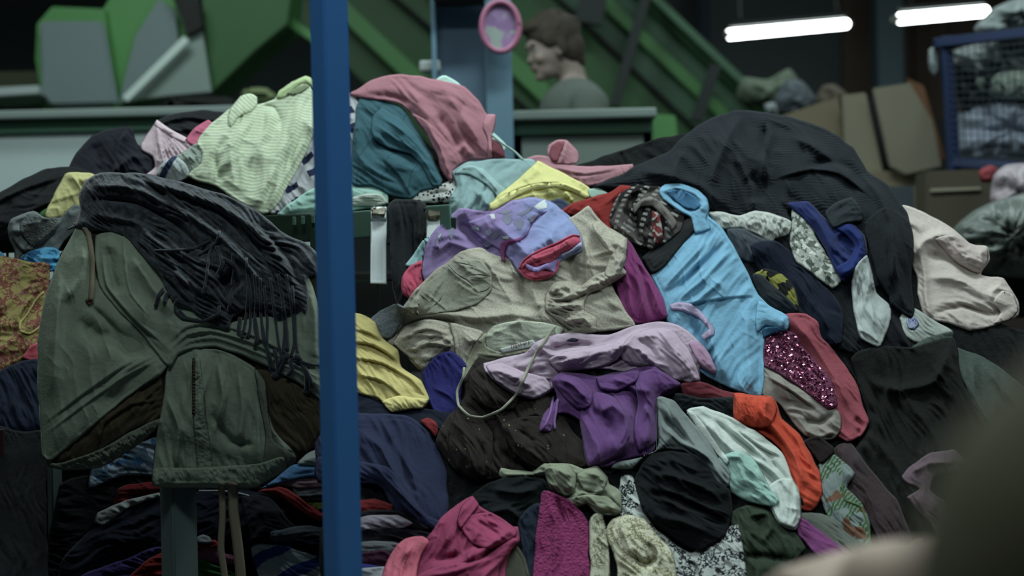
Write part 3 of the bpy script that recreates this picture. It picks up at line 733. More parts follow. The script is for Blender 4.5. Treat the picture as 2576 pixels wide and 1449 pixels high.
# ---- mass inside the heap
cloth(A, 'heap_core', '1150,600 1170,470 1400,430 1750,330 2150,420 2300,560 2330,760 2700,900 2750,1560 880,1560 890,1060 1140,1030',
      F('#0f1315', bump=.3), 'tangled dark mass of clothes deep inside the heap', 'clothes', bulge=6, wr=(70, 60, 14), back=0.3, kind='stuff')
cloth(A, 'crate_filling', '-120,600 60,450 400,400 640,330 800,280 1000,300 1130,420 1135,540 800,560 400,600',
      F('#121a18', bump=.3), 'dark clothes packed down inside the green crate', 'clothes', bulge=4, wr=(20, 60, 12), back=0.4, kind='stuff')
bm = bmesh.new(); q = P(1750, 1449, 2.45); bmesh.ops.create_icosphere(bm, subdivisions=5, radius=1.0)
for v in bm.verts:
    n_ = float(perlin(np.array([v.co.x * 3.1 + v.co.z]), np.array([v.co.y * 3.1 + v.co.z * 2.7]), 5)[0])
    v.co = Vector((v.co.x * 0.66 * (1 + .1 * n_) + q.x + .02, v.co.y * 0.42 * (1 + .1 * n_) + 2.72, max(0.0, v.co.z * 0.32 * (1 + .1 * n_) + 0.06)))
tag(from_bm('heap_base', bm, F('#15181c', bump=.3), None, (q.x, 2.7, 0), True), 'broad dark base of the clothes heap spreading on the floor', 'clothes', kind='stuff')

def g(h, name, label, outline, mat, **kw):
    cat = kw.pop('cat', CL)
    return cloth(h, name, outline, mat, label, cat, **kw)
def part(h, name, root, outline, mat, **kw):
    kw.setdefault('bulge', 3); kw.setdefault('edge', 5); kw.setdefault('drape', 2)
    return cloth(h, name, outline, mat, None, None, parent=root, **kw)


# ---- folded-over layers that read as pieces of their own
def layer(root, outline, mat, wr=None, bulge=14, name='folded_layer', folds=(), edge=7): return part(A, name, root, outline, mat, bulge=bulge, edge=edge, wr=wr, drape=3, folds=folds)
# ================ crate group, back to front
BLK = F('#171b1e'); BLK2 = F('#111518'); NVY = F('#141824')
g(A, 'trousers', 'black trousers folded at the back of the crate behind the pale pink cloth',
  '380,335 400,300 450,284 510,278 575,285 590,330 560,400 400,430 355,365', BLK, bulge=22, wr=(15, 34, 8), folds=[(6, 8, '395,318 460,300 560,310', 's'), (6, 8, '400,345 470,330 540,345', 's')], back=.08)
g(A, 'cardigan', 'navy-black cardigan mound left of the pale pink cloth',
  '165,445 190,385 232,343 275,325 327,317 345,362 378,388 388,425 360,462 200,470', NVY, bulge=34, wr=(60, 50, 9),
  folds=[(9, 10, '325,318 300,350 290,400 280,450', 's'), (-8, 16, '235,360 250,400 250,440'), (8, 9, '280,440 330,395 378,400')], back=.1)
g(A, 'sweater', 'black sweater spread at the far left of the crate rim',
  '-80,520 0,485 60,450 120,424 185,420 260,450 230,510 140,560 60,600 -60,610', BLK2, bulge=26, wr=(-25, 36, 8), folds=[(8, 9, '-20,520 60,480 150,450', 's'), (7, 9, '30,570 110,520 200,490', 's')], back=.1)
g(A, 'cloth_scrap', 'small bright green scrap beside the yellow cloth at left', '100,536 120,520 150,520 150,545 108,552', F('#1f5a26'), bulge=4)
g(A, 'yellow_cloth', 'pale yellow cloth standing up left of the charcoal scarf',
  '112,545 135,490 165,438 195,432 240,440 240,500 200,520 190,545', F('#9d9a5c'), bulge=10, wr=(70, 40, 4), folds=[(5, 8, '165,445 200,450 236,450')])
pk = g(A, 'blouse', 'pale pink blouse with gathered pleats beside the navy-black cardigan',
  '352,362 375,330 392,303 412,315 440,335 500,366 500,410 450,440 430,455 358,450 390,420 385,395 356,378', F('#a58f98'), bulge=14, wr=(65, 26, 7), hub=(395, 300),
  folds=[(5, 6, '395,310 400,360 420,420'), (5, 7, '440,340 400,390 360,440', 's')])
part(A, 'neckband', pk, '386,312 394,301 440,332 500,362 496,372 432,344', F('#b09aa2'), bulge=3)
g(A, 'vest', 'hot pink vest strap sticking up beside the green striped top', '466,352 490,322 522,302 537,318 520,350 495,372', F('#b0526f'), bulge=9, folds=[(4, 4, '480,340 525,310')])
g(A, 'lace_tshirt', 'grey-white lace top tucked under the green striped top', '405,420 440,395 500,358 512,400 500,440 450,450', F('#7e8b80', 'lace', bump=.3), bulge=12, wr=(-40, 18, 5))
g(A, 'striped_shirt', 'white shirt with two navy stripes above the charcoal scarf', '395,440 415,405 442,393 466,412 478,445 440,462', F('#8f9a98', 'stripe', '#24304f', s=1.6, rot=1.1, duty=.28), bulge=10, wr=(60, 20, 4))
g(A, 'checked_tshirt', 'navy and white block striped top between striped tee and post',
  '760,300 792,280 830,260 862,232 892,243 906,270 905,330 885,400 845,450 800,490 745,535 678,540 700,490 735,430 765,350',
  F('#8d9094', 'stripe2', '#1a2240', '#8d9094', s=2.3, rot=.55, duty=.45), bulge=20, wr=(70, 40, 6), back=.08,
  folds=[(8, 8, '890,245 905,290 895,350', 's'), (-5, 8, '800,320 760,420 720,500')])
g(A, 'mint_cloth', 'pale mint cloth lying flat on the crate rim behind the post',
  '695,545 750,495 800,468 880,448 930,462 975,485 972,515 900,530 800,548', F('#78a093'), bulge=12, wr=(-15, 40, 5))
gs = g(A, 'striped_tshirt', 'pale green finely striped long-sleeved top left of the blue post',
  '500,348 530,312 572,278 600,262 650,262 690,250 700,232 735,205 765,200 795,235 800,262 795,330 745,430 692,522 662,540 600,510 545,470 470,445 502,412 506,385 497,366',
  F('#a6ae90', 'stripe', '#8ca084', s=11.5, duty=.45, rot=-.12, bump=.1), bulge=30, wr=(115, 42, 7, 5), edge=9, back=.1,
  folds=[(9, 12, '760,250 735,330 690,420 640,520'), (7, 10, '790,270 770,350 715,450 675,530'), (7, 12, '690,260 670,330 620,420'), (-6, 10, '560,340 540,400 560,460'), (6, 10, '620,300 580,380 590,470'), (9, 7, '650,262 690,270 705,300 695,325', 'c')])
part(A, 'sleeve', gs, '572,300 578,272 605,243 630,235 646,243 647,262 632,278 600,296 580,320', F('#a6ae90', 'stripe', '#8ca084', s=11.5, duty=.45, rot=-.7), bulge=14, wr=(-40, 22, 4), back=.02)
part(A, 'neckband', gs, '696,248 702,228 738,204 768,191 789,202 794,225 780,212 764,208 742,222 716,245', F('#93a872'), bulge=6, folds=[(3, 3, '702,238 740,212 768,200 788,214')])
part(A, 'neck_shade_patch', gs, '722,236 745,220 766,212 778,218 760,232 735,240', F('#6d7c58'), bulge=2, edge=3)  # darker green patch paints the shade inside the neck
g(A, 'ribbed_tshirt', 'white finely ribbed top edge right of the blue post on the rim', '885,497 925,488 962,490 978,510 940,520 885,522', F('#8e988c', 'rib', bump=.2, s=1.2), bulge=8)
g(A, 'leopard_blouse', 'black and white leopard print blouse between teal and aqua clothes', '1022,503 1050,478 1095,468 1145,450 1150,508 1085,512', F('#9a9d98', 'leopard', '#15181a'), bulge=10, wr=(-20, 22, 4))
tl = g(A, 'teal_trousers', 'dark teal garment with thin seams below the dusty pink top',
  '898,262 908,244 960,252 1010,268 1045,320 1075,370 1100,415 1113,458 1098,474 1060,482 1030,503 985,492 940,470 880,455',
  F('#2b5661', 'stripe', '#1c3d48', s=1.5, rot=1.25, duty=.03), bulge=28, wr=(40, 44, 6), back=.1,
  folds=[(-14, 14, '935,350 960,370 1010,385 1055,420'), (8, 12, '890,300 900,380 930,440'), (6, 10, '960,400 1000,440 1030,490', 's')])
part(A, 'folded_hem', tl, '932,322 938,292 962,272 1008,300 1045,335 1080,385 1113,452 1104,470 1086,466 1062,420 1030,388 975,372 942,352', F('#2f5d69'), bulge=14, wr=(42, 30, 5), edge=7,
     folds=[(3.5, 4, '940,310 990,345 1050,385 1102,460'), (3, 3, '950,292 1000,320 1060,375 1106,452'), (-4, 5, '935,322 985,360 1040,395 1085,458')])
mv = g(A, 'mint_vest', 'pale mint vest with thin strap peeking out behind the dusty pink top', '1080,232 1104,196 1122,190 1150,205 1190,250 1235,320 1275,370 1240,400 1150,320', F('#8fb0a6'), bulge=10, back=.03)
cord(A, 'strap', '1228,332 1262,360 1295,382 1317,404', 3.2, F('#8fa8a0'), mv, lift=.01)
pt = g(A, 'pink_tshirt', 'dusty pink top draped over the teal garment at the heap peak',
  '876,236 905,222 935,203 985,187 1045,190 1120,204 1168,216 1205,256 1224,286 1247,288 1246,318 1238,348 1262,365 1272,394 1245,404 1190,404 1146,425 1138,458 1116,440 1098,386 1062,322 1012,266 960,252 905,246',
  F('#97626e', bump=.12), bulge=30, wr=(42, 52, 7, 5), back=.1, edge=9,
  folds=[(12, 16, '1030,225 1060,270 1110,320 1140,370'), (-13, 13, '1095,290 1130,330 1160,380'), (9, 12, '1075,300 1090,350 1118,420'), (8, 12, '1170,250 1150,310 1200,380', 'c'), (9, 14, '1120,230 1170,300 1215,370'), (-7, 8, '930,240 990,245 1040,262'), (8, 9, '1145,385 1170,365 1185,395')])
layer(pt, '1036,286 1070,300 1112,338 1150,384 1164,408 1142,428 1138,454 1118,440 1098,386 1066,326', F('#97626e', bump=.12), (60, 26, 5), 12, folds=[(6, 7, '1080,320 1110,380 1128,440')])
part(A, 'waistband', pt, '1222,288 1246,288 1247,305 1238,345 1240,398 1228,402 1226,350 1214,318', F('#9f6a76'), bulge=6, folds=[(3, 3, '1233,292 1234,345 1234,398')])
part(A, 'opening_shade_patch', pt, '1240,350 1262,366 1270,392 1246,402 1238,385', F('#6d3440'), bulge=2, edge=4)  # dark pink patch, shade of the opening painted in
pb_ = g(A, 'pink_garment', 'dusty pink garment with stand-up cuff between the aqua cloth and black garment',
  '1318,402 1350,392 1385,396 1420,412 1490,418 1592,414 1584,440 1510,462 1470,470 1400,440 1340,430', F('#9a6a74'), bulge=15, wr=(8, 30, 5), back=.06, folds=[(6, 8, '1400,425 1470,440 1560,425', 's')])
part(A, 'cuff', pb_, '1376,385 1380,364 1400,352 1426,352 1452,378 1456,392 1450,412 1400,412', F('#9a6a74'), bulge=14, folds=[(6, 5, '1428,354 1420,385 1414,412'), (-6, 8, '1400,365 1396,395')], back=.03, wr=(80, 16, 4))
part(A, 'cuff_shade_patch', pb_, '1382,386 1388,366 1404,357 1420,358 1410,385 1402,406 1388,404', F('#7c3f4a'), bulge=1.5, edge=3)  # shade within the cuff painted as a darker patch
aq = g(A, 'aqua_shirt', 'pale aqua cotton shirt left of the yellow cloth',
  '1138,430 1175,408 1258,399 1342,402 1352,425 1300,480 1245,540 1190,566 1132,560 1128,505 1148,470', F('#749293'), bulge=22, wr=(120, 40, 6), back=.05,
  folds=[(8, 8, '1140,430 1190,425 1230,460 1255,490', 's'), (-9, 9, '1225,470 1200,520 1190,560'), (7, 10, '1215,480 1225,520'), (7, 12, '1160,440 1165,500 1150,550')])
part(A, 'placket', aq, '1180,415 1215,424 1250,455 1282,490 1262,508 1225,466 1180,440 1142,438 1150,428', F('#7b9a9a'), bulge=5)
yl = g(A, 'yellow_cloth', 'bright yellow garment with curled hem above the lavender leggings',
  '1354,405 1385,420 1440,448 1482,470 1490,497 1450,520 1400,520 1340,535 1228,535 1250,492 1300,455 1330,425', F('#b3af62'), bulge=22, wr=(-25, 40, 5),
  folds=[(10, 9, '1250,500 1330,470 1400,462 1470,490', 's'), (-8, 12, '1370,490 1400,505 1440,500'), (8, 7, '1420,480 1440,510'), (7, 12, '1355,420 1320,460')])
part(A, 'hem', yl, '1232,512 1290,480 1350,462 1410,460 1460,474 1486,494 1474,500 1440,482 1400,472 1350,476 1300,494 1240,532', F('#bdb968'), bulge=6)
g(A, 'mint_cloth', 'tiny mint cloth corner right of the bright yellow garment', '1478,476 1505,474 1530,488 1532,500 1490,505', F('#7e9c90'), bulge=6)
g(A, 'denim_scrap', 'slate blue cloth scrap under the yellow garment hem', '1380,510 1410,498 1440,520 1430,545 1395,540', F('#3c4763'), bulge=6)

# ---- hanging over the crate rim, in front of it
for (o_, o2_, lab) in (('933,520 972,520 974,716 931,714', '935,522 970,522 972,542 935,542', 'white paper card taped to the crate rim beside the black leggings'),
                 ('1074,518 1110,516 1104,622 1072,622', '1076,520 1108,518 1107,553 1076,553', 'second white card with tan tape right of the black leggings')):
    cd_ = cloth(A, 'paper_card', o_, solid('white_card', '#aab4b4', .7, noise=.03), lab, 'card', bulge=1, edge=2, sharp=True, drape=0, lift=.055)
    cloth(A, 'tape', o2_, solid('tan_tape', '#6e6a50', .35, noise=.1), None, None, bulge=1, edge=2, sharp=True, drape=2, lift=.004, parent=cd_)

g(A, 'black_leggings', 'black jersey leggings hanging over the crate rim by the white card',
  '972,520 990,502 1040,500 1072,512 1074,560 1065,620 1058,700 1050,775 1000,772 985,700 982,620 976,560', F('#171d20', sheen=.1), bulge=16, wr=(86, 20, 6, 6), lift=.075, folds=[(6, 8, '1000,510 1010,600 1015,760'), (-6, 7, '1035,520 1040,640 1035,760')])

# ================ right heap, back to front
dk = F('#10161c', sheen=.1)
g(A, 'shadow_fill', 'near-black fill painting the shadow in the hollow under the big black garment',
  '1800,560 1990,545 2200,600 2290,760 2300,880 2200,900 2110,880 2040,860 1960,790 1880,700', F('#0d1218', sheen=.1), bulge=6, wr=(60, 46, 9))  # dark cloth colour stands in for the shadow under the black garment
cr_ = g(A, 'cream_sweatshirt', 'cream sweatshirt sticking out at the far right of the heap',
  '2262,520 2300,524 2345,545 2400,578 2442,612 2484,622 2489,655 2468,690 2525,702 2560,755 2562,792 2505,820 2440,832 2385,812 2330,802 2308,740 2305,690 2280,640', F('#a39890', bump=.2), bulge=34, wr=(28, 38, 7, 4), back=.12,
  folds=[(12, 12, '2300,650 2320,610 2370,590 2430,600'), (-14, 14, '2330,640 2380,650 2430,680 2470,700'), (9, 12, '2330,700 2400,700 2480,740 2530,760'), (10, 10, '2310,620 2325,680 2330,760 2345,800'), (-8, 8, '2345,790 2420,770 2500,790 2550,770'), (7, 7, '2490,740 2515,720 2545,745')])
part(A, 'cuff', cr_, '2352,600 2400,590 2440,612 2484,624 2487,655 2465,686 2420,668 2385,640', F('#9d8f8a'), bulge=18, wr=(40, 20, 6), folds=[(5, 5, '2400,605 2415,640 2450,650'), (4, 4, '2468,625 2470,680')])
part(A, 'hem', cr_, '2498,760 2520,730 2550,742 2562,780 2540,806 2500,815 2516,785', F('#a69a92'), bulge=8)
gt = g(A, 'white_tshirt', 'grey-white tee with purple embroidery under the cream sweatshirt', '2262,800 2290,770 2340,798 2398,832 2370,856 2310,866 2280,850', F('#8b938c'), bulge=10, wr=(35, 22, 5))
part(A, 'embroidery', gt, '2280,800 2300,795 2312,815 2300,830 2284,825', F('#7d86a0', 'floral', '#3c3f7a', s=4), bulge=1.5, edge=3)

g(A, 'grey_green_dress', 'dark grey-green dress trailing down the right side of the heap',
  '2290,880 2330,850 2398,834 2402,870 2480,900 2560,960 2680,1080 2740,1300 2740,1560 2560,1560 2500,1300 2440,1120 2400,1000 2330,930', F('#3f4b44', bump=.2), bulge=20, wr=(60, 40, 12, 6),
  folds=[(12, 14, '2400,880 2430,960 2500,1080 2600,1200'), (10, 12, '2470,910 2540,1000 2640,1120')])
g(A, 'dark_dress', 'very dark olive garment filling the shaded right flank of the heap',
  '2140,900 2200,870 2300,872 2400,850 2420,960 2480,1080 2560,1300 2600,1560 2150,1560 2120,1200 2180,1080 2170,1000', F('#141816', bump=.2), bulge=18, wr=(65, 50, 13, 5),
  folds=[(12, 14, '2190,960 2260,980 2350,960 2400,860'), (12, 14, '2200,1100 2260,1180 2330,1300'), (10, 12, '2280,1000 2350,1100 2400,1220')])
g(A, 'mauve_scarf', 'brown-mauve sheer scarf curving down the lower right flank',
  '2095,1130 2140,1110 2190,1180 2250,1250 2290,1340 2310,1440 2250,1440 2200,1340 2180,1300 2130,1230', F('#3a2c30', sheen=.4), bulge=14, wr=(60, 26, 8, 7))
pd = g(A, 'dusty_pink_blouse', 'dusty mauve-pink blouse trailing ribbons on the dark right flank',
  '2268,1196 2300,1165 2340,1140 2400,1130 2430,1160 2400,1190 2350,1200 2340,1235 2375,1260 2400,1320 2410,1390 2368,1398 2340,1320 2300,1280 2280,1250 2310,1230 2280,1215', F('#63505a'), bulge=14, wr=(50, 22, 7, 4),
  folds=[(7, 6, '2340,1240 2370,1310 2385,1390'), (7, 7, '2290,1190 2340,1165 2400,1165')])
g(A, 'yellow_rag', 'small dull yellow rag low on the dark right flank', '2290,1362 2320,1352 2322,1378 2305,1398 2292,1380', F('#6f6f42'), bulge=6)
g(A, 'plum_skirt', 'plum magenta skirt hem along the bottom right edge',
  '2140,1400 2200,1392 2300,1372 2330,1392 2440,1380 2620,1400 2620,1560 2120,1560', F('#4a2240'), bulge=14, wr=(-6, 30, 7, 6), folds=[(8, 7, '2150,1410 2230,1400 2320,1380', 's')])

# big black garment
bg = g(A, 'black_garment', 'large black rib-panelled garment arching over the right of the heap',
  '1560,440 1600,415 1680,382 1722,340 1790,296 1850,277 1922,281 2000,299 2082,325 2145,370 2182,430 2232,462 2280,530 2299,600 2292,680 2296,785 2245,762 2215,722 2178,740 2176,662 2150,602 2080,560 1985,530 1990,556 1920,548 1850,542 1790,532 1755,482 1660,480 1570,476 1490,472 1522,452',
  F('#1f252b', 'rib', s=1.2, bump=.14), bulge=36, edge=11, wr=(52, 90, 9, 4), back=.16,
  folds=[(14, 16, '1862,290 1830,350 1800,420 1780,480'), (12, 12, '1920,290 1935,340 1925,400 1940,470'), (-14, 9, '1930,300 1920,360 1932,420 1920,500'),
         (12, 14, '1980,340 2050,370 2110,420 2160,470'), (-12, 12, '2030,420 2080,405 2140,425 2175,470'), (10, 10, '1960,450 2040,430 2110,440 2180,490', 's'),
         (-15, 18, '1880,440 1900,460 1905,510'), (10, 10, '1850,380 1870,430 1890,470 1900,540'), (10, 14, '1600,430 1680,440 1760,470 1830,520'), (12, 14, '2200,480 2245,560 2250,640 2235,740'),
         (8, 10, '1720,380 1700,420 1690,460'), (-10, 10, '2190,560 2205,640 2210,710')])
g(A, 'white_frill_blouse', 'white frilled blouse edge squeezed under the large black garment',
  '1780,532 1820,533 1860,542 1900,530 1950,540 1992,556 1985,590 1950,600 1938,612 1905,592 1862,575 1815,577 1800,560', F('#9a9f98', bump=.3), bulge=10, wr=(75, 13, 8, 3))
g(A, 'slate_tshirt', 'slate grey jersey top below the white frilled blouse', '1828,578 1872,575 1905,592 1945,612 1935,655 1895,662 1870,655 1848,640', F('#3d464e'), bulge=16, wr=(70, 22, 8, 4), folds=[(7, 6, '1870,590 1880,620 1900,655')])
g(A, 'navy_cord_trousers', 'dark navy corduroy trousers running down behind the white sleeve',
  '1885,618 1950,605 2000,640 2060,700 2110,760 2122,800 2118,862 2070,868 2030,820 1985,760 1955,700 1920,700', F('#141c2e', 'rib', s=1.1, rot=-1.0, bump=.12), bulge=18, wr=(55, 30, 7))
g(A, 'yellow_black_shirt', 'acid yellow shirt with black edge beside the blue tee', '1895,690 1925,676 1968,690 1998,725 2012,770 2022,790 1990,790 1950,745 1915,712', F('#78781c', 'blotch', '#16181a', '#16181a', s=1.3), bulge=12, wr=(50, 20, 5))
g(A, 'charcoal_collar', 'charcoal fleece collar next to the acid yellow shirt', '1892,690 1915,692 1950,722 1988,755 2006,782 1985,792 1950,782 1920,760 1905,735', F('#262e34'), bulge=12, wr=(45, 24, 4))
g(A, 'camouflage_sleeve', 'grey-white camouflage printed sleeve beside the royal blue garment',
  '1992,528 2022,535 2040,552 2052,592 2082,640 2118,702 2096,727 2060,705 2040,688 2002,660 1986,610 1992,565', F('#8c9289', 'blotch', '#565f55', '#a5aaa2', s=2.6), bulge=18, wr=(60, 22, 6))
rb = g(A, 'royal_blue_sweater', 'royal blue sweater with rolled collar hanging from under the black garment',
  '1980,512 2030,506 2068,540 2098,566 2140,560 2176,592 2184,640 2160,690 2120,708 2100,680 2078,630 2052,588 2020,550', F('#182860', sheen=.3), bulge=24, wr=(60, 36, 6),
  folds=[(10, 10, '2150,575 2172,610 2168,650 2140,680 2110,690'), (-14, 16, '2110,590 2135,620 2130,650'), (8, 10, '2040,530 2075,590 2100,640')])
layer(rb, '2096,572 2140,562 2172,594 2180,648 2146,694 2112,696 2104,672 2138,650 2150,618 2126,590', F('#1c2e6c'), None, 12, 'rolled_collar', [(4, 4, '2140,575 2166,620 2140,680')], 5)
g(A, 'dark_grey_flap', 'dark grey fleece flap lying over the royal blue sweater', '2076,532 2100,510 2140,496 2168,530 2170,555 2130,560 2096,574', F('#2a3136'), bulge=9, wr=(-20, 26, 3))
ws = g(A, 'white_sleeve', 'white sleeve hanging down with folded cuff beside the dark flank',
  '2142,700 2160,660 2182,640 2196,690 2205,735 2236,762 2242,802 2216,872 2190,868 2168,855 2150,800', F('#8f9894'), bulge=16, wr=(80, 22, 6), folds=[(7, 7, '2180,660 2190,740 2200,840'), (6, 6, '2155,830 2185,845 2215,868', 's')])
g(A, 'charcoal_trousers', 'charcoal trouser leg falling between the blue sweater and cream sweatshirt',
  '2176,560 2230,520 2290,560 2298,640 2294,700 2300,775 2290,800 2240,765 2236,745 2205,700 2190,640', F('#181e22'), bulge=20, wr=(82, 34, 6, 6), folds=[(8, 12, '2240,560 2250,660 2270,780')])

# pink coral, sequin, beige
g(A, 'coral_pink_tshirt', 'coral pink top curving down behind the sequinned top',
  '1950,800 1985,786 2030,790 2058,812 2068,845 2100,885 2135,930 2160,975 2172,1025 2186,1062 2165,1100 2130,1112 2085,1080 2040,990 1985,880', F('#94424f'), bulge=26, wr=(58, 40, 7, 5), back=.05,
  folds=[(8, 10, '1990,800 2040,860 2100,950 2150,1050'), (-8, 9, '2150,1050 2170,1075 2160,1100')])
be = g(A, 'beige_lining', 'grey-beige jacket lining below the pink sequinned top',
  '1908,905 1950,930 2010,965 2070,1000 2110,1035 2116,1075 2100,1102 2070,1112 2025,1098 1990,1060 1960,1020 1915,990', F('#7f7971'), bulge=22, wr=(35, 34, 6),
  folds=[(9, 10, '1930,950 1990,985 2050,1030', 's'), (-8, 8, '2020,1055 2060,1065 2100,1040'), (6, 7, '2020,1080 2060,1100 2100,1085')])
sq = g(A, 'sequin_tshirt', 'pink sequinned top glittering between blue tee and coral top',
  '1922,850 1960,828 2000,838 2020,870 2055,910 2090,958 2108,1020 2085,1030 2050,1005 2000,965 1950,935 1920,915', F('#6e3350', 'lace', bump=.2), bulge=16, wr=(50, 30, 4))
# blue tee
bt = g(A, 'blue_tshirt', 'light blue tee hanging down the middle of the heap',
  '1742,578 1742,545 1736,515 1780,512 1784,545 1805,562 1842,612 1858,642 1888,700 1908,742 1942,772 1984,796 1981,832 1928,838 1922,880 1916,996 1868,990 1800,962 1758,930 1712,862 1672,802 1666,752 1638,692 1682,622',
  F('#6097b4', bump=.14), bulge=36, edge=10, wr=(128, 44, 7, 6), back=.05,
  folds=[(8, 9, '1800,590 1740,650 1668,730'), (8, 9, '1835,630 1770,700 1700,760'), (-8, 8, '1820,610 1760,670 1690,740'), (7, 9, '1855,660 1800,720 1720,780'), (5, 5, '1700,770 1780,758 1850,748 1905,745', 's'),
         (12, 16, '1770,780 1790,860 1830,960'), (-9, 12, '1740,800 1770,880 1800,940'), (9, 14, '1880,780 1880,880 1895,980'), (-7, 8, '1918,870 1912,930 1912,985')])
part(A, 'sleeve', bt, '1908,756 1942,772 1984,797 1981,832 1926,820 1905,838 1900,800', F('#6097b4', bump=.14), bulge=12, wr=(20, 22, 4), folds=[(4, 4, '1972,796 1968,828')])
part(A, 'sleeve_shade_patch', bt, '1918,826 1950,822 1978,832 1940,842 1922,850', F('#2b5d80'), bulge=1, edge=3)  # deeper blue patch paints the shade inside the sleeve end

red = g(A, 'red_tshirt', 'red top peeking out between beige tee and patterned scarf', '1405,535 1440,510 1490,495 1530,486 1560,468 1596,472 1590,500 1552,515 1546,565 1540,590 1500,575 1460,545', F('#8c2420'), bulge=18, wr=(-35, 24, 7))
bk2 = g(A, 'charcoal_leggings', 'charcoal leggings strip between the patterned scarf and blue tee', '1616,650 1660,600 1700,566 1748,540 1750,575 1720,610 1672,670 1640,690', F('#232628'), bulge=16, wr=(-45, 26, 5))
ps = g(A, 'patterned_scarf', 'patterned scarf in grey, black and red bundled in a round loop',
  '1534,560 1540,515 1565,484 1605,466 1655,470 1695,495 1722,540 1712,580 1670,612 1640,628 1600,616 1556,596', F('#4c4644', 'plaid', '#74756f', '#1a1616', s=2.4, rot=1.2), bulge=24, wr=(75, 26, 8, 4),
  folds=[(9, 7, '1580,620 1572,540 1590,490 1640,470', 's'), (9, 9, '1600,510 1650,500 1680,540 1690,590'), (-12, 9, '1595,530 1600,590 1630,622'), (8, 8, '1545,560 1580,590 1610,612')])
part(A, 'scarf_band', ps, '1592,520 1620,498 1650,500 1684,530 1702,560 1690,580 1668,545 1640,520 1612,520 1596,540', F('#6d6862'), bulge=9)
part(A, 'red_patch', ps, '1640,530 1660,540 1668,590 1662,612 1644,610 1640,560', F('#7c2c2e', 'blotch', '#3a2024', '#8a8a84', s=3), bulge=3)
rc = part(A, 'rolled_collar', bt, '1657,480 1672,465 1712,462 1752,476 1780,500 1785,525 1776,552 1790,575 1750,588 1742,562 1738,548 1716,538 1692,520 1668,502', F('#6097b4', bump=.14), bulge=14, wr=(30, 30, 3),
     folds=[(6, 6, '1664,484 1700,472 1750,488 1772,512'), (-11, 10, '1690,492 1725,508 1750,530'), (5, 5, '1680,510 1710,530 1740,545')])
part(A, 'collar_shade_patch', bt, '1676,482 1712,478 1748,494 1764,516 1750,528 1722,522 1696,502', F('#336a90'), bulge=3, edge=4)  # collar hollow: its shade is put into this darker blue

mg = g(A, 'magenta_skirt', 'deep magenta garment right of the beige tee sleeve',
  '1536,612 1580,604 1600,632 1628,680 1662,738 1682,792 1664,808 1600,816 1568,780 1545,700 1530,640', F('#7e2c6a', sheen=.4), bulge=26, wr=(78, 32, 7, 7), folds=[(8, 8, '1590,630 1610,720 1625,810'), (7, 7, '1565,640 1580,720 1590,800'), (-8, 6, '1602,650 1625,730 1645,800'), (6, 6, '1620,690 1650,750 1665,800')])

# lavender leggings left, beige tee, then lavender right piece on top
lv = F('#7f66a2', 'gradient', '#7480b8', s=13.6, duty=.9)
g(A, 'mint_cloth', 'pale mint lining strip beside the coral cuff at the heap left', '1018,668 1040,640 1070,600 1090,600 1075,660 1045,668', F('#7aa3a6'), bulge=8)
cf = g(A, 'coral_cuff', 'coral pink cuff with lavender outside left of the beige tee', '1012,740 1012,700 1028,670 1062,655 1080,680 1070,720 1030,752', F('#b23f5c'), bulge=16, wr=(60, 20, 6))
ll = g(A, 'lavender_leggings', 'lavender leggings with grey print and rolled coral-edged cuff',
  '1062,690 1066,630 1085,590 1112,556 1156,524 1200,528 1240,530 1290,504 1345,495 1400,515 1440,556 1440,620 1300,690 1180,690 1075,712',
  F('#816c9c', 'gradient', '#7883b0', s=13.6, duty=.9), bulge=26, wr=(-40, 46, 6), folds=[(-14, 12, '1155,560 1185,600 1240,640'), (10, 12, '1100,600 1140,590 1180,605'), (9, 9, '1090,640 1130,610 1190,630')])
btm = g(A, 'beige_tshirt', 'heathered beige tee with leaf appliqué sprawled across the middle',
  '972,862 1005,822 1012,772 1060,712 1110,668 1160,632 1208,622 1262,648 1320,640 1390,570 1440,545 1478,516 1500,542 1532,572 1578,600 1576,652 1558,702 1538,712 1562,762 1600,822 1500,836 1440,846 1400,872 1330,890 1262,900 1205,908 1190,930 1160,975 1146,905 1110,900 1062,935 1032,908 1010,880',
  F('#9d9888', 'heather', '#8b8676', bump=.18), bulge=34, edge=9, wr=(20, 48, 7, 4), back=.04,
  folds=[(10, 12, '1040,800 1110,790 1200,800 1300,790 1400,800'), (-10, 8, '1010,830 1090,805 1140,810 1160,860'), (9, 9, '1000,850 1060,840 1120,850 1150,880'), (12, 14, '1350,660 1340,730 1370,790'), (-9, 14, '1310,680 1315,740 1330,780'),
         (-16, 14, '1430,620 1440,670 1450,720'), (9, 8, '1470,600 1480,660 1470,720'), (12, 12, '1480,560 1530,620 1560,680'), (9, 7, '1540,605 1570,625 1556,695'), (8, 8, '1140,820 1180,860 1260,830 1330,800'), (-8, 8, '1040,870 1100,860 1140,880')])
part(A, 'leaf_applique', btm, '1058,728 1100,690 1160,652 1210,655 1238,690 1236,730 1205,762 1150,780 1095,790 1040,792 1025,770', F('#868776', bump=.2), bulge=5, edge=5, wr=(-40, 24, 3),
     folds=[(-3, 2, '1120,665 1150,695 1190,722 1210,740', 'c'), (-3, 2, '1150,668 1190,672 1230,690', 'c'), (-3, 2, '1180,702 1234,700', 'c'), (-3, 2, '1060,730 1100,760 1130,785', 'c'), (-3, 2, '1120,700 1090,740 1075,780', 'c')])
layer(btm, '988,862 1016,822 1070,802 1126,812 1146,852 1150,898 1118,894 1064,930 1036,906 1008,884', F('#9d9888', 'heather', '#8b8676', bump=.18), (-20, 24, 5), 12, folds=[(8, 6, '1010,850 1070,825 1130,840'), (7, 6, '1030,885 1080,862 1140,872')])
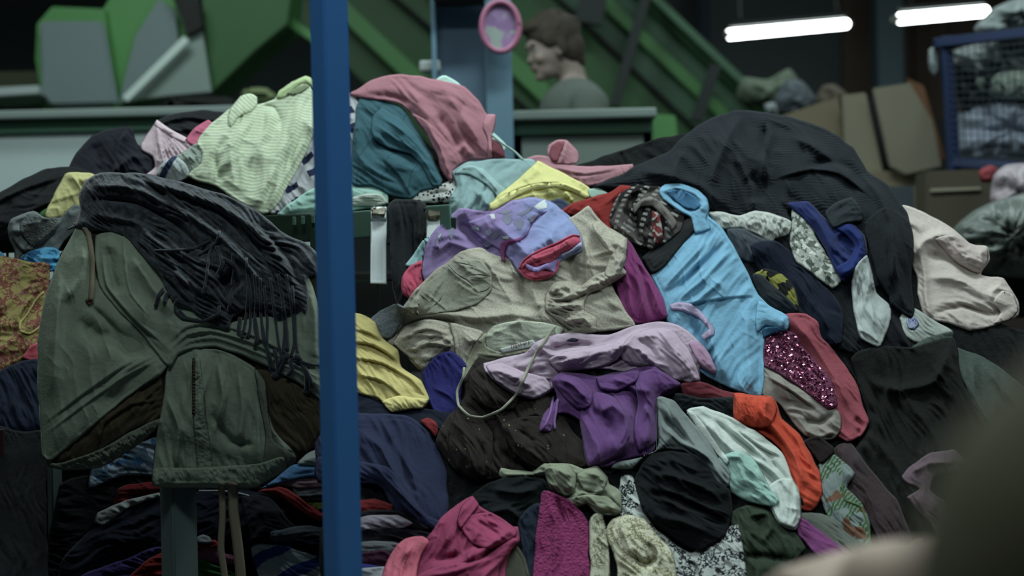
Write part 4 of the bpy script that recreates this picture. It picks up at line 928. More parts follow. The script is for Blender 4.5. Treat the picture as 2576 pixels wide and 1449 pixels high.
layer(btm, '1132,812 1180,822 1216,836 1196,862 1178,905 1160,966 1146,905 1142,858', F('#9d9888', 'heather', '#8b8676', bump=.18), (70, 20, 5), 11)
for i, s_ in enumerate(('1126,664 1150,690 1176,704 1196,724', '1136,658 1172,664 1200,672', '1186,690 1212,691 1236,694', '1182,698 1206,699 1230,698', '1052,738 1068,750 1082,762', '1200,736 1222,730 1236,718', '1092,768 1104,758 1112,744')):
    cord(A, 'stitched_vein', s_, 1.6, F('#5a5a50'), btm, flat=.7, lift=.0005, sides=5, taper=True)
gath = part(A, 'gathered_front', btm, '1372,742 1392,712 1430,706 1460,718 1500,690 1560,672 1576,690 1520,724 1480,740 1470,780 1500,800 1496,832 1440,832 1400,806 1374,780', F('#9d9888', 'heather', '#8b8676', bump=.18), bulge=16, edge=8, wr=(15, 18, 9, 3),
     folds=[(8, 6, '1380,740 1420,715 1440,740 1400,760'), (8, 6, '1400,775 1440,765 1475,780 1440,800'), (-8, 5, '1400,758 1450,752 1490,735'), (8, 6, '1420,810 1470,800 1488,825'), (7, 6, '1460,735 1520,705 1565,685')])
part(A, 'sleeve', btm, '1488,566 1510,556 1540,580 1578,600 1576,652 1552,700 1520,690 1536,640 1510,610', F('#9d9888', 'heather', '#8b8676', bump=.18), bulge=13, wr=(100, 26, 4), folds=[(5, 5, '1570,606 1566,652 1545,694'), (-8, 8, '1548,615 1540,660')])
part(A, 'back_neck', btm, '1215,856 1240,820 1300,806 1370,812 1420,826 1400,850 1340,870 1270,888 1235,884', F('#9aa08e', 'heather', '#8c917f'), bulge=4, wr=(10, 40, 3))
part(A, 'neckband', btm, '1175,905 1195,862 1225,838 1222,870 1260,886 1330,872 1400,848 1450,826 1500,822 1500,836 1440,852 1395,878 1330,894 1262,906 1210,915 1180,950 1160,972', F('#85866f'), bulge=7, folds=[(3, 3, '1200,890 1262,896 1330,882 1400,860')])
lb = part(A, 'care_label', btm, '1258,877 1340,854 1352,866 1345,872 1262,889', F('#98a09a'), bulge=1, edge=2, sharp=True)
for i, (x_, y_) in enumerate(((1288, 868), (1292, 867), (1298, 865), (1301, 868), (1306, 864), (1312, 862), (1318, 861), (1323, 860), (1329, 858))):   # the red woven letters
    s_ = ['-1,-5 -1,5 2,5', '0,-5 1,5', '-2,-5 -1,5 2,5 2,-5', '0,-4 0,4', '-2,-4 0,4 3,-4', '-2,-3 0,4 2,-3', '-2,2 0,-3 2,3', '-2,-3 0,3 2,-2', '0,-4 3,0 0,4'][i]
    cord(A, 'letter', np.array([[float(v) for v in q.split(',')] for q in s_.split()]) + [x_, y_ + 4], 0.7, F('#7d5560'), lb, lift=.0008, sides=4, per=3)
# lavender right piece with cuff on top
l2 = part(A, 'upper_leg', ll, '1176,560 1215,545 1240,532 1292,504 1350,498 1402,518 1444,562 1464,602 1462,632 1420,652 1398,668 1400,690 1350,704 1310,692 1282,655 1252,625 1210,600',
     F('#826fa2', 'gradient', '#7886b4', s=13.4, duty=.7), bulge=26, edge=9, wr=(40, 46, 4),
     folds=[(10, 12, '1240,560 1300,610 1330,650'), (-7, 6, '1375,530 1340,560 1320,600 1300,615'), (8, 12, '1400,560 1380,600 1320,640')])
M_pr = F('#73738c', bump=.05); M_prw = F('#a9b2b0', bump=.05)
for s_ in ('1262,550 1270,538 1290,540 1285,560 1276,566', '1292,560 1302,550 1320,556 1312,578 1300,578', '1255,535 1275,528 1290,530 1272,540', '1300,540 1320,528 1342,520 1330,536 1312,545', '1325,550 1345,538 1352,545 1334,560', '1218,585 1232,574 1240,585 1228,598', '1236,595 1250,582 1256,590 1244,604', '1182,575 1194,566 1204,576 1192,586',
           '1095,600 1105,580 1112,590 1100,620', '1128,582 1140,560 1150,565 1136,604', '1214,612 1228,604 1236,616 1222,622'):
    part(A, 'grey_print', ll, s_, M_pr, bulge=.3, edge=1.5, drape=1, noback=True)
for s_ in ('1344,520 1372,502 1376,522 1352,526', '1232,540 1244,538 1246,550 1236,550', '1262,595 1284,594 1282,602 1268,600', '1196,576 1204,572 1206,582', '1102,592 1110,586 1104,602'):
    part(A, 'silver_print', ll, s_, M_prw, bulge=.3, edge=1.5, drape=1, noback=True)
cord(A, 'seam', '1376,532 1350,545 1336,568 1326,590 1308,602 1290,606', 1.6, F('#6c3f72'), ll, lift=.0005, sides=5)
part(A, 'magenta_piping', ll, '1256,622 1262,608 1300,600 1312,594 1312,604 1278,616 1270,640 1272,662 1262,655', F('#7e3a6e'), bulge=3, edge=3)
part(A, 'coral_lining', ll, '1308,676 1320,655 1350,636 1400,616 1444,594 1460,600 1462,608 1436,628 1410,640 1398,655 1392,672 1396,690 1350,702 1318,695', F('#b84560'), bulge=9, edge=6, wr=(-20, 14, 5), folds=[(-9, 8, '1318,682 1350,670 1390,680'), (4, 4, '1330,655 1390,636 1440,608')])
part(A, 'rolled_cuff', ll, '1322,664 1350,672 1380,660 1402,652 1404,668 1398,688 1372,676 1352,684 1330,680', F('#8c7cb8'), bulge=9, edge=5)
part(A, 'cuff_edge', ll, '1410,640 1436,628 1462,608 1464,622 1440,634 1416,648', F('#8f92b4'), bulge=7, edge=4, wr=(-20, 12, 3))
cord(A, 'coral_edge', '1306,678 1318,655 1350,634 1400,612 1440,592 1458,595', 3.0, F('#b84560'), ll, lift=.002)
cord(A, 'coral_edge', '1306,678 1322,697 1352,703 1384,695 1402,676 1404,656', 3.0, F('#b84560'), ll, lift=.002)

# blue-violet, yellow stack etc. on the left flank
g(A, 'grey_knit', 'light grey knitted garment between the crate wires and beige tee', '925,812 955,782 1000,764 1025,778 1012,812 985,850 960,850', F('#6d757a', 'heather', '#596166', bump=.4), bulge=16, wr=(-35, 24, 5))
g(A, 'violet_blue_shirt', 'violet-blue shirt beneath the left hem of the beige tee', '1060,935 1100,892 1140,885 1172,920 1160,1000 1170,1042 1090,1036 1070,990', F('#2d2d72'), bulge=14, wr=(60, 34, 6), folds=[(5, 6, '1090,980 1130,1000 1160,1035', 's')])
g(A, 'dark_navy_trousers', 'dark navy trousers under the yellow garments right of the post', '870,985 930,1000 1000,1024 1080,1030 1160,1040 1170,1070 1130,1110 1020,1080 870,1070', F('#121a2a'), bulge=12, wr=(10, 30, 6))
yg = g(A, 'yellow_tshirt', 'folded yellow tee stack right of the blue post',
  '800,800 860,785 905,790 945,810 962,850 1000,880 1012,922 1058,958 1080,1002 1065,1026 1040,1028 985,1036 950,1004 880,985 800,960', F('#ada056'), bulge=22, wr=(38, 30, 6, 6),
  folds=[(9, 7, '880,860 940,870 1000,910', 's'), (9, 7, '880,900 960,915 1030,955 1070,1000', 's'), (8, 6, '900,945 960,960 1010,1000', 's'), (7, 7, '890,830 930,840 960,860', 's')])
part(A, 'hem_fold', yg, '960,1010 1000,995 1040,1000 1078,1004 1062,1028 1038,1029 985,1037', F('#b5a95e'), bulge=8, wr=(30, 14, 4))
nt = g(A, 'navy_tshirt', 'navy blue tee draped over the folded pile beside the post',
  '800,1040 880,1035 955,1040 1015,1044 1062,1068 1100,1120 1122,1180 1128,1250 1122,1308 1090,1335 1050,1318 1005,1300 980,1262 960,1228 920,1218 800,1215', F('#272e4c', bump=.12), bulge=30, wr=(62, 50, 8, 6), edge=9,
  folds=[(9, 10, '960,1060 990,1110 1040,1200 1060,1290'), (-9, 9, '985,1080 1010,1150 1030,1230'), (10, 12, '900,1080 960,1130 1010,1230 1060,1310'), (8, 8, '880,1170 940,1180 1000,1240 1080,1320', 's')])
layer(nt, '800,1150 900,1160 978,1176 1024,1236 1076,1296 1120,1316 1090,1334 1046,1316 1002,1298 974,1256 950,1222 800,1212', F('#272e4c', bump=.12), (45, 34, 6), 14)
g(A, 'red_strap', 'small crumpled red strap right of the navy tee', '1055,1058 1075,1050 1098,1062 1104,1082 1098,1102 1080,1082', F('#7c1f24'), bulge=9)
# folded pile under navy tee
stk = [('maroon_garment', 'dark maroon folded garment just under the navy tee', '880,1262 940,1255 985,1268 985,1292 930,1300 880,1298', '#6a1418'),
       ('black_garment', 'black folded garment below the maroon one right of the post', '880,1290 1000,1285 1080,1330 1000,1350 880,1345', '#15161c'),
       ('grey_pink_garment', 'grey and pink folded garment in the pile right of the post', '860,1312 940,1296 1000,1296 1040,1318 980,1340 860,1350', '#77707a'),
       ('dark_stack_garment', 'blackish folded garment above the coral pink cloth', '860,1340 960,1328 1060,1334 1100,1352 1000,1390 860,1385', '#17141c'),
       ('grey_garment', 'dim grey folded garment near the bottom right of the post', '860,1370 940,1362 1005,1368 985,1402 860,1410', '#565a5e'),
       ('plum_garment', 'dark plum folded garment near the bottom of the pile', '860,1395 960,1385 990,1400 960,1430 860,1432', '#3a1a30'),
       ('blue_garment', 'strong blue folded garment strip at the bottom right of the post', '860,1415 920,1418 965,1425 930,1450 860,1452', '#252a6c'),
       ('white_garment', 'white folded garment at the very bottom right of the post', '860,1440 920,1430 975,1425 990,1480 980,1540 860,1540', '#80868a')]
for nme, lab, ol, cc_ in stk:
    g(A, nme, lab, ol, F(cc_), bulge=12, wr=(8, 20, 4, 6))

# brown dotted dress
bd = g(A, 'brown_dress', 'dark brown dress with tiny yellow-green flowers in the middle of the heap',
  '1095,1110 1125,1050 1165,1000 1170,950 1205,900 1260,925 1320,980 1390,1000 1440,1080 1475,1120 1485,1172 1410,1192 1330,1200 1260,1204 1190,1215 1140,1180', F('#2a2321', 'dots', '#77743a', '#55606c', s=1.3, duty=.24), bulge=30, wr=(65, 40, 10, 4),
  folds=[(9, 10, '1150,1050 1175,1120 1200,1200'), (-11, 10, '1215,1060 1235,1110 1205,1160'), (9, 10, '1260,1050 1300,1110 1370,1160'), (8, 9, '1300,1060 1350,1040 1400,1080'), (-9, 9, '1260,1130 1290,1160 1350,1180')])
layer(bd, '1150,1022 1196,1036 1240,1092 1232,1190 1190,1206 1150,1180 1128,1120', F('#2a2321', 'dots', '#77743a', '#55606c', s=1.3, duty=.24), (70, 34, 7), 16)
layer(bd, '1262,1070 1300,1052 1360,1048 1420,1100 1424,1170 1370,1184 1310,1160 1280,1120', F('#2a2321', 'dots', '#77743a', '#55606c', s=1.3, duty=.24), (40, 34, 7), 16, folds=[(-7, 7, '1300,1080 1340,1110 1350,1160')])
layer(bd, '1180,940 1216,916 1262,945 1310,990 1290,1030 1230,1030 1186,1000', F('#2a2321', 'dots', '#77743a', '#55606c', s=1.3, duty=.24), (50, 30, 7), 12)
# light pink hoodie
lp = g(A, 'light_pink_hoodie', 'pale pink hoodie twisted across the heap under the beige tee',
  '1215,915 1260,902 1320,888 1352,858 1400,842 1450,836 1530,842 1600,816 1682,810 1732,832 1772,872 1802,930 1798,942 1762,925 1762,966 1700,962 1650,930 1600,938 1500,928 1412,938 1386,985 1342,1006 1290,990 1245,962 1222,935',
  F('#a18c9e', bump=.15), bulge=30, edge=10, wr=(-12, 38, 8, 4),
  folds=[(12, 12, '1240,925 1300,950 1350,985'), (12, 12, '1400,920 1470,885 1540,880 1600,850 1680,840'), (-12, 9, '1380,880 1440,868 1500,870'), (11, 9, '1540,900 1560,870 1610,880 1650,920'), (-9, 8, '1560,890 1600,900 1620,925'), (11, 12, '1660,830 1700,880 1745,940'), (8, 7, '1350,865 1380,890 1440,900'), (-9, 9, '1290,925 1330,940 1380,930')])
layer(lp, '1558,880 1590,842 1640,826 1690,828 1735,880 1762,955 1735,964 1690,955 1650,928 1600,918 1566,906', F('#a18c9e', bump=.15), (50, 30, 5), 15, 'sleeve', [(6, 7, '1660,840 1700,890 1730,950'), (-6, 7, '1600,850 1640,880 1660,920')])
layer(lp, '1222,920 1262,912 1310,932 1372,950 1388,978 1344,1004 1290,988 1245,958', F('#a18c9e', bump=.15), (25, 26, 4), 12)
layer(lp, '1378,905 1420,885 1480,876 1545,862 1568,872 1552,905 1500,926 1412,936', F('#a18c9e', bump=.15), (-15, 20, 5), 13, folds=[(5, 5, '1400,915 1470,898 1540,880')])
part(A, 'hood_edge', lp, '1732,862 1760,860 1788,895 1804,934 1796,944 1765,920 1748,895', F('#96718e', sheen=.6), bulge=10, edge=6, folds=[(4, 4, '1755,868 1780,900 1796,938')])
st = part(A, 'satin_facing', lp, '1684,768 1704,760 1740,764 1778,798 1796,825 1796,842 1772,856 1764,845 1782,828 1756,800 1716,782 1690,780', F('#9484a4', rough=.35, sheen=.4), bulge=9, edge=6)
part(A, 'dark_print', lp, '1425,858 1440,850 1458,854 1450,860', F('#1f2230'), bulge=.4, edge=1.5)
cord(A, 'neck_cord', '1398,820 1375,850 1345,895 1320,945 1300,990 1262,1030 1215,1050 1180,1046 1154,1020 1150,985 1165,950 1168,925', 3.6, F('#8a8b78'), btm, lift=.01, flat=.6)
# purple
pp_ = g(A, 'purple_tshirt', 'purple jersey top knotted below the pale pink hoodie',
  '1386,955 1412,935 1500,945 1560,935 1600,924 1644,922 1690,948 1716,968 1690,992 1660,1002 1658,1060 1655,1112 1640,1142 1570,1160 1520,1178 1480,1176 1466,1112 1462,1062 1430,1040 1400,1042 1385,1086 1356,1082 1368,1040 1400,1002',
  F('#643c78', sheen=.35, bump=.1), bulge=34, edge=11, wr=(60, 48, 7, 4),
  folds=[(14, 14, '1480,1060 1540,1020 1575,1050 1580,1110 1540,1150'), (-14, 12, '1470,1000 1480,1030 1520,1050'), (12, 12, '1410,950 1450,970 1480,1010'), (-10, 9, '1560,960 1600,1000 1620,1080'), (10, 10, '1620,1020 1640,1060 1625,1130'), (10, 12, '1540,950 1600,980 1650,985'), (8, 8, '1395,1000 1390,1050 1375,1080')])
layer(pp_, '1458,1062 1466,1006 1504,986 1548,1002 1578,1046 1584,1098 1554,1146 1504,1170 1482,1174 1468,1118', F('#643c78', sheen=.35, bump=.1), (70, 40, 4), 18, 'sleeve', [(-8, 10, '1490,1030 1530,1060 1540,1110'), (7, 7, '1560,1020 1576,1070 1560,1130')])
layer(pp_, '1596,944 1646,926 1690,950 1714,968 1662,998 1656,1108 1606,1136 1596,1080 1604,1010', F('#643c78', sheen=.35, bump=.1), (80, 36, 4), 14, folds=[(6, 8, '1620,1010 1630,1060 1620,1120')])
layer(pp_, '1388,956 1412,938 1456,950 1492,984 1484,1022 1452,1030 1420,1000', F('#643c78', sheen=.35, bump=.1), (40, 24, 4), 13, 'rolled_hem', [(4, 4, '1404,952 1440,968 1476,1006'), (4, 4, '1396,966 1430,986 1462,1022')])
layer(pp_, '1500,948 1560,938 1606,932 1600,960 1552,984 1510,980', F('#643c78', sheen=.35, bump=.1), (-10, 22, 4), 10)

cord(A, 'drawstring', '1392,1000 1384,1040 1372,1070 1360,1084', 3.5, F('#7a5490'), pp_)
cord(A, 'drawstring', '1404,1006 1398,1040 1394,1060 1396,1080', 3.5, F('#7a5490'), pp_)

# lower right garments
g(A, 'dark_rose_cloth', 'dark rose cloth edge under the hem of the blue tee', '1715,962 1760,960 1820,980 1862,992 1850,1012 1780,1006 1722,1000', F('#742c38'), bulge=10, wr=(15, 22, 5))
g(A, 'black_strip_garment', 'black-green garment between white blouse and rose cloth', '1700,990 1760,1000 1846,1000 1850,1062 1800,1050 1740,1030 1700,1040', F('#1c2326'), bulge=10, wr=(10, 26, 5))
cs = g(A, 'swimsuit', 'green and orange leaf-print garment at the right foot of the heap',
  '2058,1170 2098,1140 2150,1188 2134,1228 2172,1268 2190,1330 2194,1402 2160,1406 2130,1340 2080,1302 2062,1255', F('#6a7876', 'leaf', '#3c5f36', '#6e4c38', s=1.0, rot=.5), bulge=16, wr=(60, 30, 6))
cord(A, 'green_piping', '2118,1222 2128,1258 2166,1276 2186,1330 2190,1396', 2.2, F('#4c6a34'), cs)
g(A, 'brown_cuff', 'dark brown cuff above the leaf-print garment', '2020,1108 2060,1098 2098,1125 2096,1142 2064,1166 2040,1140', F('#241c1c'), bulge=12)
og = g(A, 'orange_tshirt', 'vivid orange pleated top right of the white blouse',
  '1844,990 1880,992 1940,998 1958,1020 1968,1052 2010,1092 2042,1140 2062,1190 2070,1242 2056,1274 2038,1288 2008,1275 1998,1220 1962,1132 1900,1082 1848,1062', F('#bf3c1a', bump=.15), bulge=28, wr=(52, 26, 9, 6),
  folds=[(9, 8, '1900,1010 1950,1080 2000,1150 2030,1240'), (-8, 7, '1880,1010 1920,1070 1980,1130'), (8, 8, '1950,1040 2010,1110 2050,1200'), (7, 6, '1860,1000 1870,1060'), (6, 6, '1930,1000 1920,1045 1950,1060')])
layer(og, '1848,994 1882,994 1938,1000 1956,1030 1936,1070 1896,1078 1852,1060', F('#bf3c1a', bump=.15), (75, 16, 6), 9, 'pleated_waist', [(5, 4, '1900,1000 1906,1070'), (5, 4, '1924,1002 1926,1066')])

part(A, 'dark_corner', sq, '2004,1240 2020,1255 2022,1270 2008,1268', F('#181c1c'), bulge=2)
g(A, 'grey_trousers', 'grey-olive trousers at the lower right foot of the heap', '2000,1296 2040,1288 2090,1300 2130,1340 2190,1382 2196,1408 2120,1400 2060,1352', F('#5a6058'), bulge=16, wr=(35, 26, 6))
g(A, 'orchid_garment', 'orchid pink garment strip below the white blouse at lower right', '1996,1300 2030,1308 2080,1348 2130,1385 2160,1405 2230,1400 2290,1392 2300,1420 2160,1440 2060,1400 2010,1350', F('#7a3a72'), bulge=12, wr=(30, 22, 5, 6))
ol = g(A, 'olive_jacket', 'dark olive green jacket sleeve at the bottom of the heap',
  '1838,1290 1880,1272 1925,1276 1960,1300 2000,1340 2026,1380 2010,1400 1985,1440 1990,1560 1870,1560 1862,1440 1848,1360', F('#2e3c2c'), bulge=26, wr=(60, 40, 9),
  folds=[(9, 8, '1880,1300 1930,1290 1940,1330 1920,1360'), (-10, 10, '1860,1400 1920,1400 1990,1410'), (8, 8, '1860,1380 1900,1430 1910,1500')])
g(A, 'white_patterned_dress', 'white dress with black scroll print at the bottom of the heap',
  '1560,1200 1590,1198 1612,1240 1650,1330 1740,1390 1800,1340 1856,1320 1872,1400 1885,1560 1600,1560 1580,1400 1556,1300', F('#949b96', 'floral', '#20242a', s=1.5, duty=.9), bulge=20, wr=(50, 34, 9), folds=[(9, 8, '1660,1360 1700,1430 1720,1500'), (9, 8, '1790,1370 1800,1430 1790,1500'), (-8, 7, '1740,1410 1760,1460'), (8, 7, '1590,1280 1620,1350 1640,1420')])
wb = g(A, 'white_blouse', 'white blouse with mint panel spreading right of the grey cloth',
  '1728,1032 1770,1020 1796,1032 1840,1050 1900,1082 1958,1128 1974,1148 1992,1200 2012,1240 2016,1300 2000,1334 1960,1320 1930,1270 1880,1250 1830,1220 1790,1150 1752,1090', F('#a3ada6', bump=.15), bulge=30, edge=9, wr=(42, 38, 7, 5),
  folds=[(10, 10, '1760,1050 1830,1120 1880,1160'), (8, 8, '1850,1080 1920,1130 1965,1150', 's'), (-9, 9, '1860,1140 1920,1180 1960,1230'), (9, 9, '1890,1150 1950,1190 1990,1240'), (-6, 7, '1960,1220 1965,1270 1990,1310'), (7, 6, '1790,1060 1815,1110 1825,1150'), (-8, 6, '1800,1060 1860,1110 1910,1150'), (8, 6, '1830,1070 1890,1120 1940,1170'), (-7, 6, '1940,1160 1975,1200 1990,1230')])
layer(wb, '1924,1236 1956,1206 1992,1204 2013,1250 2015,1302 1998,1330 1960,1314', F('#a3ada6', bump=.15), (80, 26, 4), 12, 'cuff', [(4, 4, '1998,1230 2004,1290 1990,1322')])
part(A, 'mint_panel', wb, '1800,1155 1850,1135 1892,1150 1920,1190 1935,1225 1960,1260 1940,1275 1880,1262 1838,1240 1826,1200', F('#7fa59a'), bulge=15, wr=(50, 24, 7), folds=[(8, 7, '1820,1150 1860,1150 1900,1200')])
part(A, 'button_placket', wb, '1728,1040 1742,1034 1790,1095 1835,1160 1828,1172 1776,1110', F('#a9b2ac'), bulge=5, edge=4)
gg = g(A, 'grey_blouse', 'grey jersey cloth with scalloped edge above the black dome',
  '1652,1000 1690,1004 1712,1024 1760,1080 1806,1150 1838,1190 1836,1222 1806,1244 1790,1236 1770,1180 1722,1136 1640,1136 1590,1180 1535,1176 1560,1162 1640,1142 1656,1112', F('#6f7a78', bump=.12), bulge=22, wr=(45, 36, 8),
  folds=[(9, 9, '1680,1020 1720,1080 1790,1170'), (8, 8, '1660,1070 1710,1110 1780,1150 1825,1215'), (-7, 7, '1670,1050 1730,1110')])
blk = g(A, 'black_hat', 'round black knitted bundle bulging above the white scroll-print dress',
  '1596,1210 1612,1172 1642,1142 1690,1134 1738,1140 1780,1172 1806,1210 1836,1232 1843,1290 1822,1346 1790,1372 1762,1388 1718,1370 1660,1330 1616,1290', F('#0f1417', bump=.2), bulge=48, edge=14, wr=(25, 40, 12), back=.04, folds=[(9, 9, '1640,1190 1700,1200 1780,1230 1820,1270'), (-9, 8, '1630,1240 1700,1250 1780,1290'), (9, 9, '1650,1290 1710,1310 1780,1340'), (8, 8, '1680,1150 1720,1170 1760,1190')])
kh = g(A, 'khaki_cardigan', 'khaki jersey cloth twisted above the magenta lace top',
  '1254,1196 1262,1176 1290,1182 1340,1184 1368,1166 1430,1166 1470,1178 1502,1172 1530,1200 1534,1216 1562,1240 1564,1282 1550,1300 1500,1296 1480,1270 1440,1285 1420,1270 1392,1240 1366,1230 1372,1200 1320,1204 1270,1208',
  F('#7c836c', bump=.12), bulge=24, wr=(25, 30, 7), folds=[(11, 10, '1390,1180 1440,1200 1430,1240'), (-10, 8, '1440,1190 1460,1220 1500,1230'), (11, 9, '1470,1190 1510,1200 1520,1230 1480,1250'), (10, 9, '1430,1260 1470,1240 1500,1270 1540,1285'), (7, 6, '1270,1195 1330,1195 1370,1185'), (9, 8, '1540,1240 1552,1265 1540,1290')])
layer(kh, '1370,1178 1428,1168 1450,1196 1446,1238 1420,1250 1380,1232', F('#7c836c', bump=.12), (60, 22, 5), 13)
layer(kh, '1452,1192 1500,1176 1528,1206 1514,1240 1470,1232', F('#7c836c', bump=.12), (20, 20, 5), 12)
layer(kh, '1420,1256 1470,1244 1530,1250 1562,1284 1548,1300 1500,1294 1476,1270 1440,1282', F('#7c836c', bump=.12), (30, 18, 5), 10)
g(A, 'dark_teal_tshirt', 'black-green cotton top left of the twisted khaki cloth',
  '1184,1245 1230,1214 1270,1200 1330,1198 1368,1206 1385,1240 1368,1280 1342,1300 1300,1322 1262,1318 1236,1312 1198,1290', F('#12191b'), bulge=26, wr=(-20, 40, 8), folds=[(8, 8, '1240,1230 1300,1240 1350,1230'), (8, 8, '1230,1290 1280,1280 1310,1310')])
g(A, 'denim_jeans', 'dark denim strip between pink blouse and magenta lace top', '1302,1320 1320,1285 1356,1265 1372,1300 1350,1400 1340,1560 1290,1560 1310,1400', F('#1d2838'), bulge=16, wr=(80, 24, 6))
g(A, 'olive_rag', 'dull olive rag corner at the bottom beside the pink blouse', '1268,1420 1300,1372 1320,1400 1340,1470 1330,1560 1262,1560', F('#4b4c3e'), bulge=10)
pb2 = g(A, 'pink_blouse', 'deep pink blouse with knotted front at the bottom centre',
  '1040,1560 1046,1440 1062,1372 1110,1302 1150,1268 1188,1249 1202,1270 1235,1290 1262,1322 1304,1324 1306,1362 1286,1388 1272,1440 1276,1560', F('#9a3860', bump=.15), bulge=34, edge=10, wr=(118, 44, 9, 4),
  folds=[(10, 10, '1180,1260 1150,1310 1120,1380'), (-12, 10, '1200,1290 1230,1330 1210,1370'), (12, 12, '1080,1430 1150,1420 1220,1380 1290,1330'), (-10, 9, '1090,1410 1160,1395 1220,1350'), (9, 9, '1200,1330 1190,1380 1150,1400'), (9, 9, '1290,1370 1250,1420 1200,1470')])
layer(pb2, '1176,1296 1236,1290 1296,1326 1296,1352 1236,1382 1186,1366 1160,1330', F('#9a3860', bump=.15), (30, 24, 6), 14, 'knot', [(-7, 6, '1200,1310 1236,1330 1260,1350')])
layer(pb2, '1046,1450 1120,1420 1206,1408 1290,1352 1306,1362 1256,1430 1262,1540 1044,1540', F('#9a3860', bump=.15), (-15, 36, 7), 18, folds=[(8, 7, '1070,1450 1150,1436 1230,1400')])
layer(pb2, '1188,1250 1204,1268 1186,1296 1160,1330 1150,1310 1160,1274', F('#9a3860', bump=.15), None, 10, 'collar')
g(A, 'coral_pink_cloth', 'bright coral pink cloth at the bottom right of the post', '940,1560 962,1445 985,1390 1020,1355 1062,1348 1078,1362 1058,1400 1046,1460 1050,1560', F('#c05a70'), bulge=22, wr=(105, 30, 6), folds=[(7, 8, '1030,1370 1010,1430 1005,1500')])
g(A, 'magenta_lace_tshirt', 'magenta lace top with embroidered yoke at the bottom centre',
  '1330,1560 1340,1440 1350,1330 1362,1238 1384,1234 1430,1256 1466,1290 1484,1325 1482,1400 1488,1560', F('#86295e', 'lace', bump=.35, s=1.1), bulge=24, wr=(84, 30, 6), folds=[(7, 8, '1380,1260 1400,1340 1390,1440'), (-6, 6, '1400,1250 1420,1320')])
g(A, 'cream_floral_tshirt', 'cream floral print strap hanging right of the magenta lace top', '1482,1310 1496,1290 1518,1296 1530,1340 1534,1420 1540,1560 1486,1560 1484,1400', F('#9a9a84', 'floral', '#6c6a48', s=2.2), bulge=16, wr=(84, 18, 5))
cfl = g(A, 'cream_print_pouch', 'cream floral printed garment rolled in a loop at the bottom',
  '1524,1340 1540,1305 1580,1294 1620,1306 1650,1340 1690,1385 1700,1430 1710,1560 1560,1560 1552,1420', F('#a5a48c', 'floral', '#77724a', s=2.0), bulge=28, wr=(55, 30, 7), folds=[(-12, 10, '1580,1390 1620,1420 1660,1400'), (8, 7, '1620,1350 1660,1390 1650,1430'), (8, 8, '1560,1320 1580,1370 1600,1420')])

# sequins: small discs on the sequinned top
rs = random.Random(3); V = []; Fc = []
poly_ = crom(pp('1926,852 1962,832 1998,842 2018,872 2052,912 2086,960 2102,1018 2082,1024 2050,1000 2002,960 1952,930 1924,912'), 8, True)
cnt = 0; xs_ = []; ys_ = []
while cnt < 1500:
    x = rs.uniform(1920, 2108); y = rs.uniform(828, 1030)
    xs_.append(x); ys_.append(y); cnt += 1
xs_ = np.array(xs_); ys_ = np.array(ys_); ok = inside(xs_, ys_, poly_); xs_, ys_ = xs_[ok], ys_[ok]
W3 = A.pts(xs_, ys_, 0.0016)
for p_ in W3:
    n_ = Vector((rs.gauss(0, .55), -1, rs.gauss(.35, .55))).normalized(); u = n_.orthogonal().normalized(); v = n_.cross(u); r_ = rs.uniform(.0018, .0028)
    k = len(V); c0 = Vector(p_)
    for i in range(7):
        a_ = i * 2 * math.pi / 7; V.append(tuple(c0 + r_ * (math.cos(a_) * u + math.sin(a_) * v)))
    Fc.append(tuple(range(k, k + 7)))
me = bpy.data.meshes.new('sequins'); me.from_pydata(V, [], Fc)
t = NT('sequin_foil'); t.b.inputs['Base Color'].default_value = (0.55, 0.20, 0.34, 1); t.b.inputs['Metallic'].default_value = .9; t.b.inputs['Roughness'].default_value = .22
so = link('sequins', me, t.m, sq, Vector(W3.mean(0)), smooth=False); so['kind'] = 'stuff'; so['label'] = 'glittering pink sequins'
# ================ left edge garments
lt = g(A, 'grey_lace_blouse', 'grey top with lace yoke hooked over the crate rim left of the scarf',
  '18,575 28,552 55,540 85,532 112,545 150,545 185,515 215,525 200,570 160,610 140,640 100,650 60,640 40,662 36,630 22,605', F('#5c6464'), bulge=18, wr=(-50, 30, 5), folds=[(9, 8, '30,560 30,600 60,635 90,625', 's'), (-12, 14, '75,575 85,605'), (8, 8, '90,625 130,590 160,550', 's')])
part(A, 'lace_yoke', lt, '52,556 85,540 112,548 145,548 140,575 110,600 85,622 62,600 50,580', F('#4b5351', 'lace', bump=.45, s=1.8), bulge=2, edge=4)
g(A, 'turquoise_shirt', 'bright turquoise tie-dyed cloth tucked by the khaki jacket', '42,662 70,635 115,622 150,628 150,680 60,690', F('#2e7fa8', 'blotch', '#155a86', '#3a8fb4', s=1.5), bulge=14, wr=(-15, 18, 6))
g(A, 'blue_scrap', 'small light blue scrap at the left edge', '-40,640 0,632 12,645 6,668 -40,672', F('#3f86ab'), bulge=6)
mu = g(A, 'mustard_dress', 'mustard yellow dress with red flowers and beads at the left edge',
  '-100,690 -20,644 30,648 80,660 125,664 118,760 112,850 100,880 40,925 -10,960 -100,1000', F('#7a6e34', 'floral', '#6e3a30', '#7c5048', s=1.1, duty=1.0), bulge=28, wr=(-30, 34, 8), folds=[(8, 7, '60,830 50,800 90,740 110,720', 's'), (8, 10, '-20,900 40,850 100,800')])
cord(A, 'trim', '52,834 50,815 68,790 92,752 110,735', 3.0, F('#8b8442'), mu)
cord(A, 'trim', '52,834 75,840 96,826 108,815', 3.0, F('#8b8442'), mu)
g(A, 'coral_scrap', 'coral red cloth corner between mustard dress and khaki jacket', '55,900 75,870 105,860 110,905 80,908', F('#a03a48'), bulge=8)
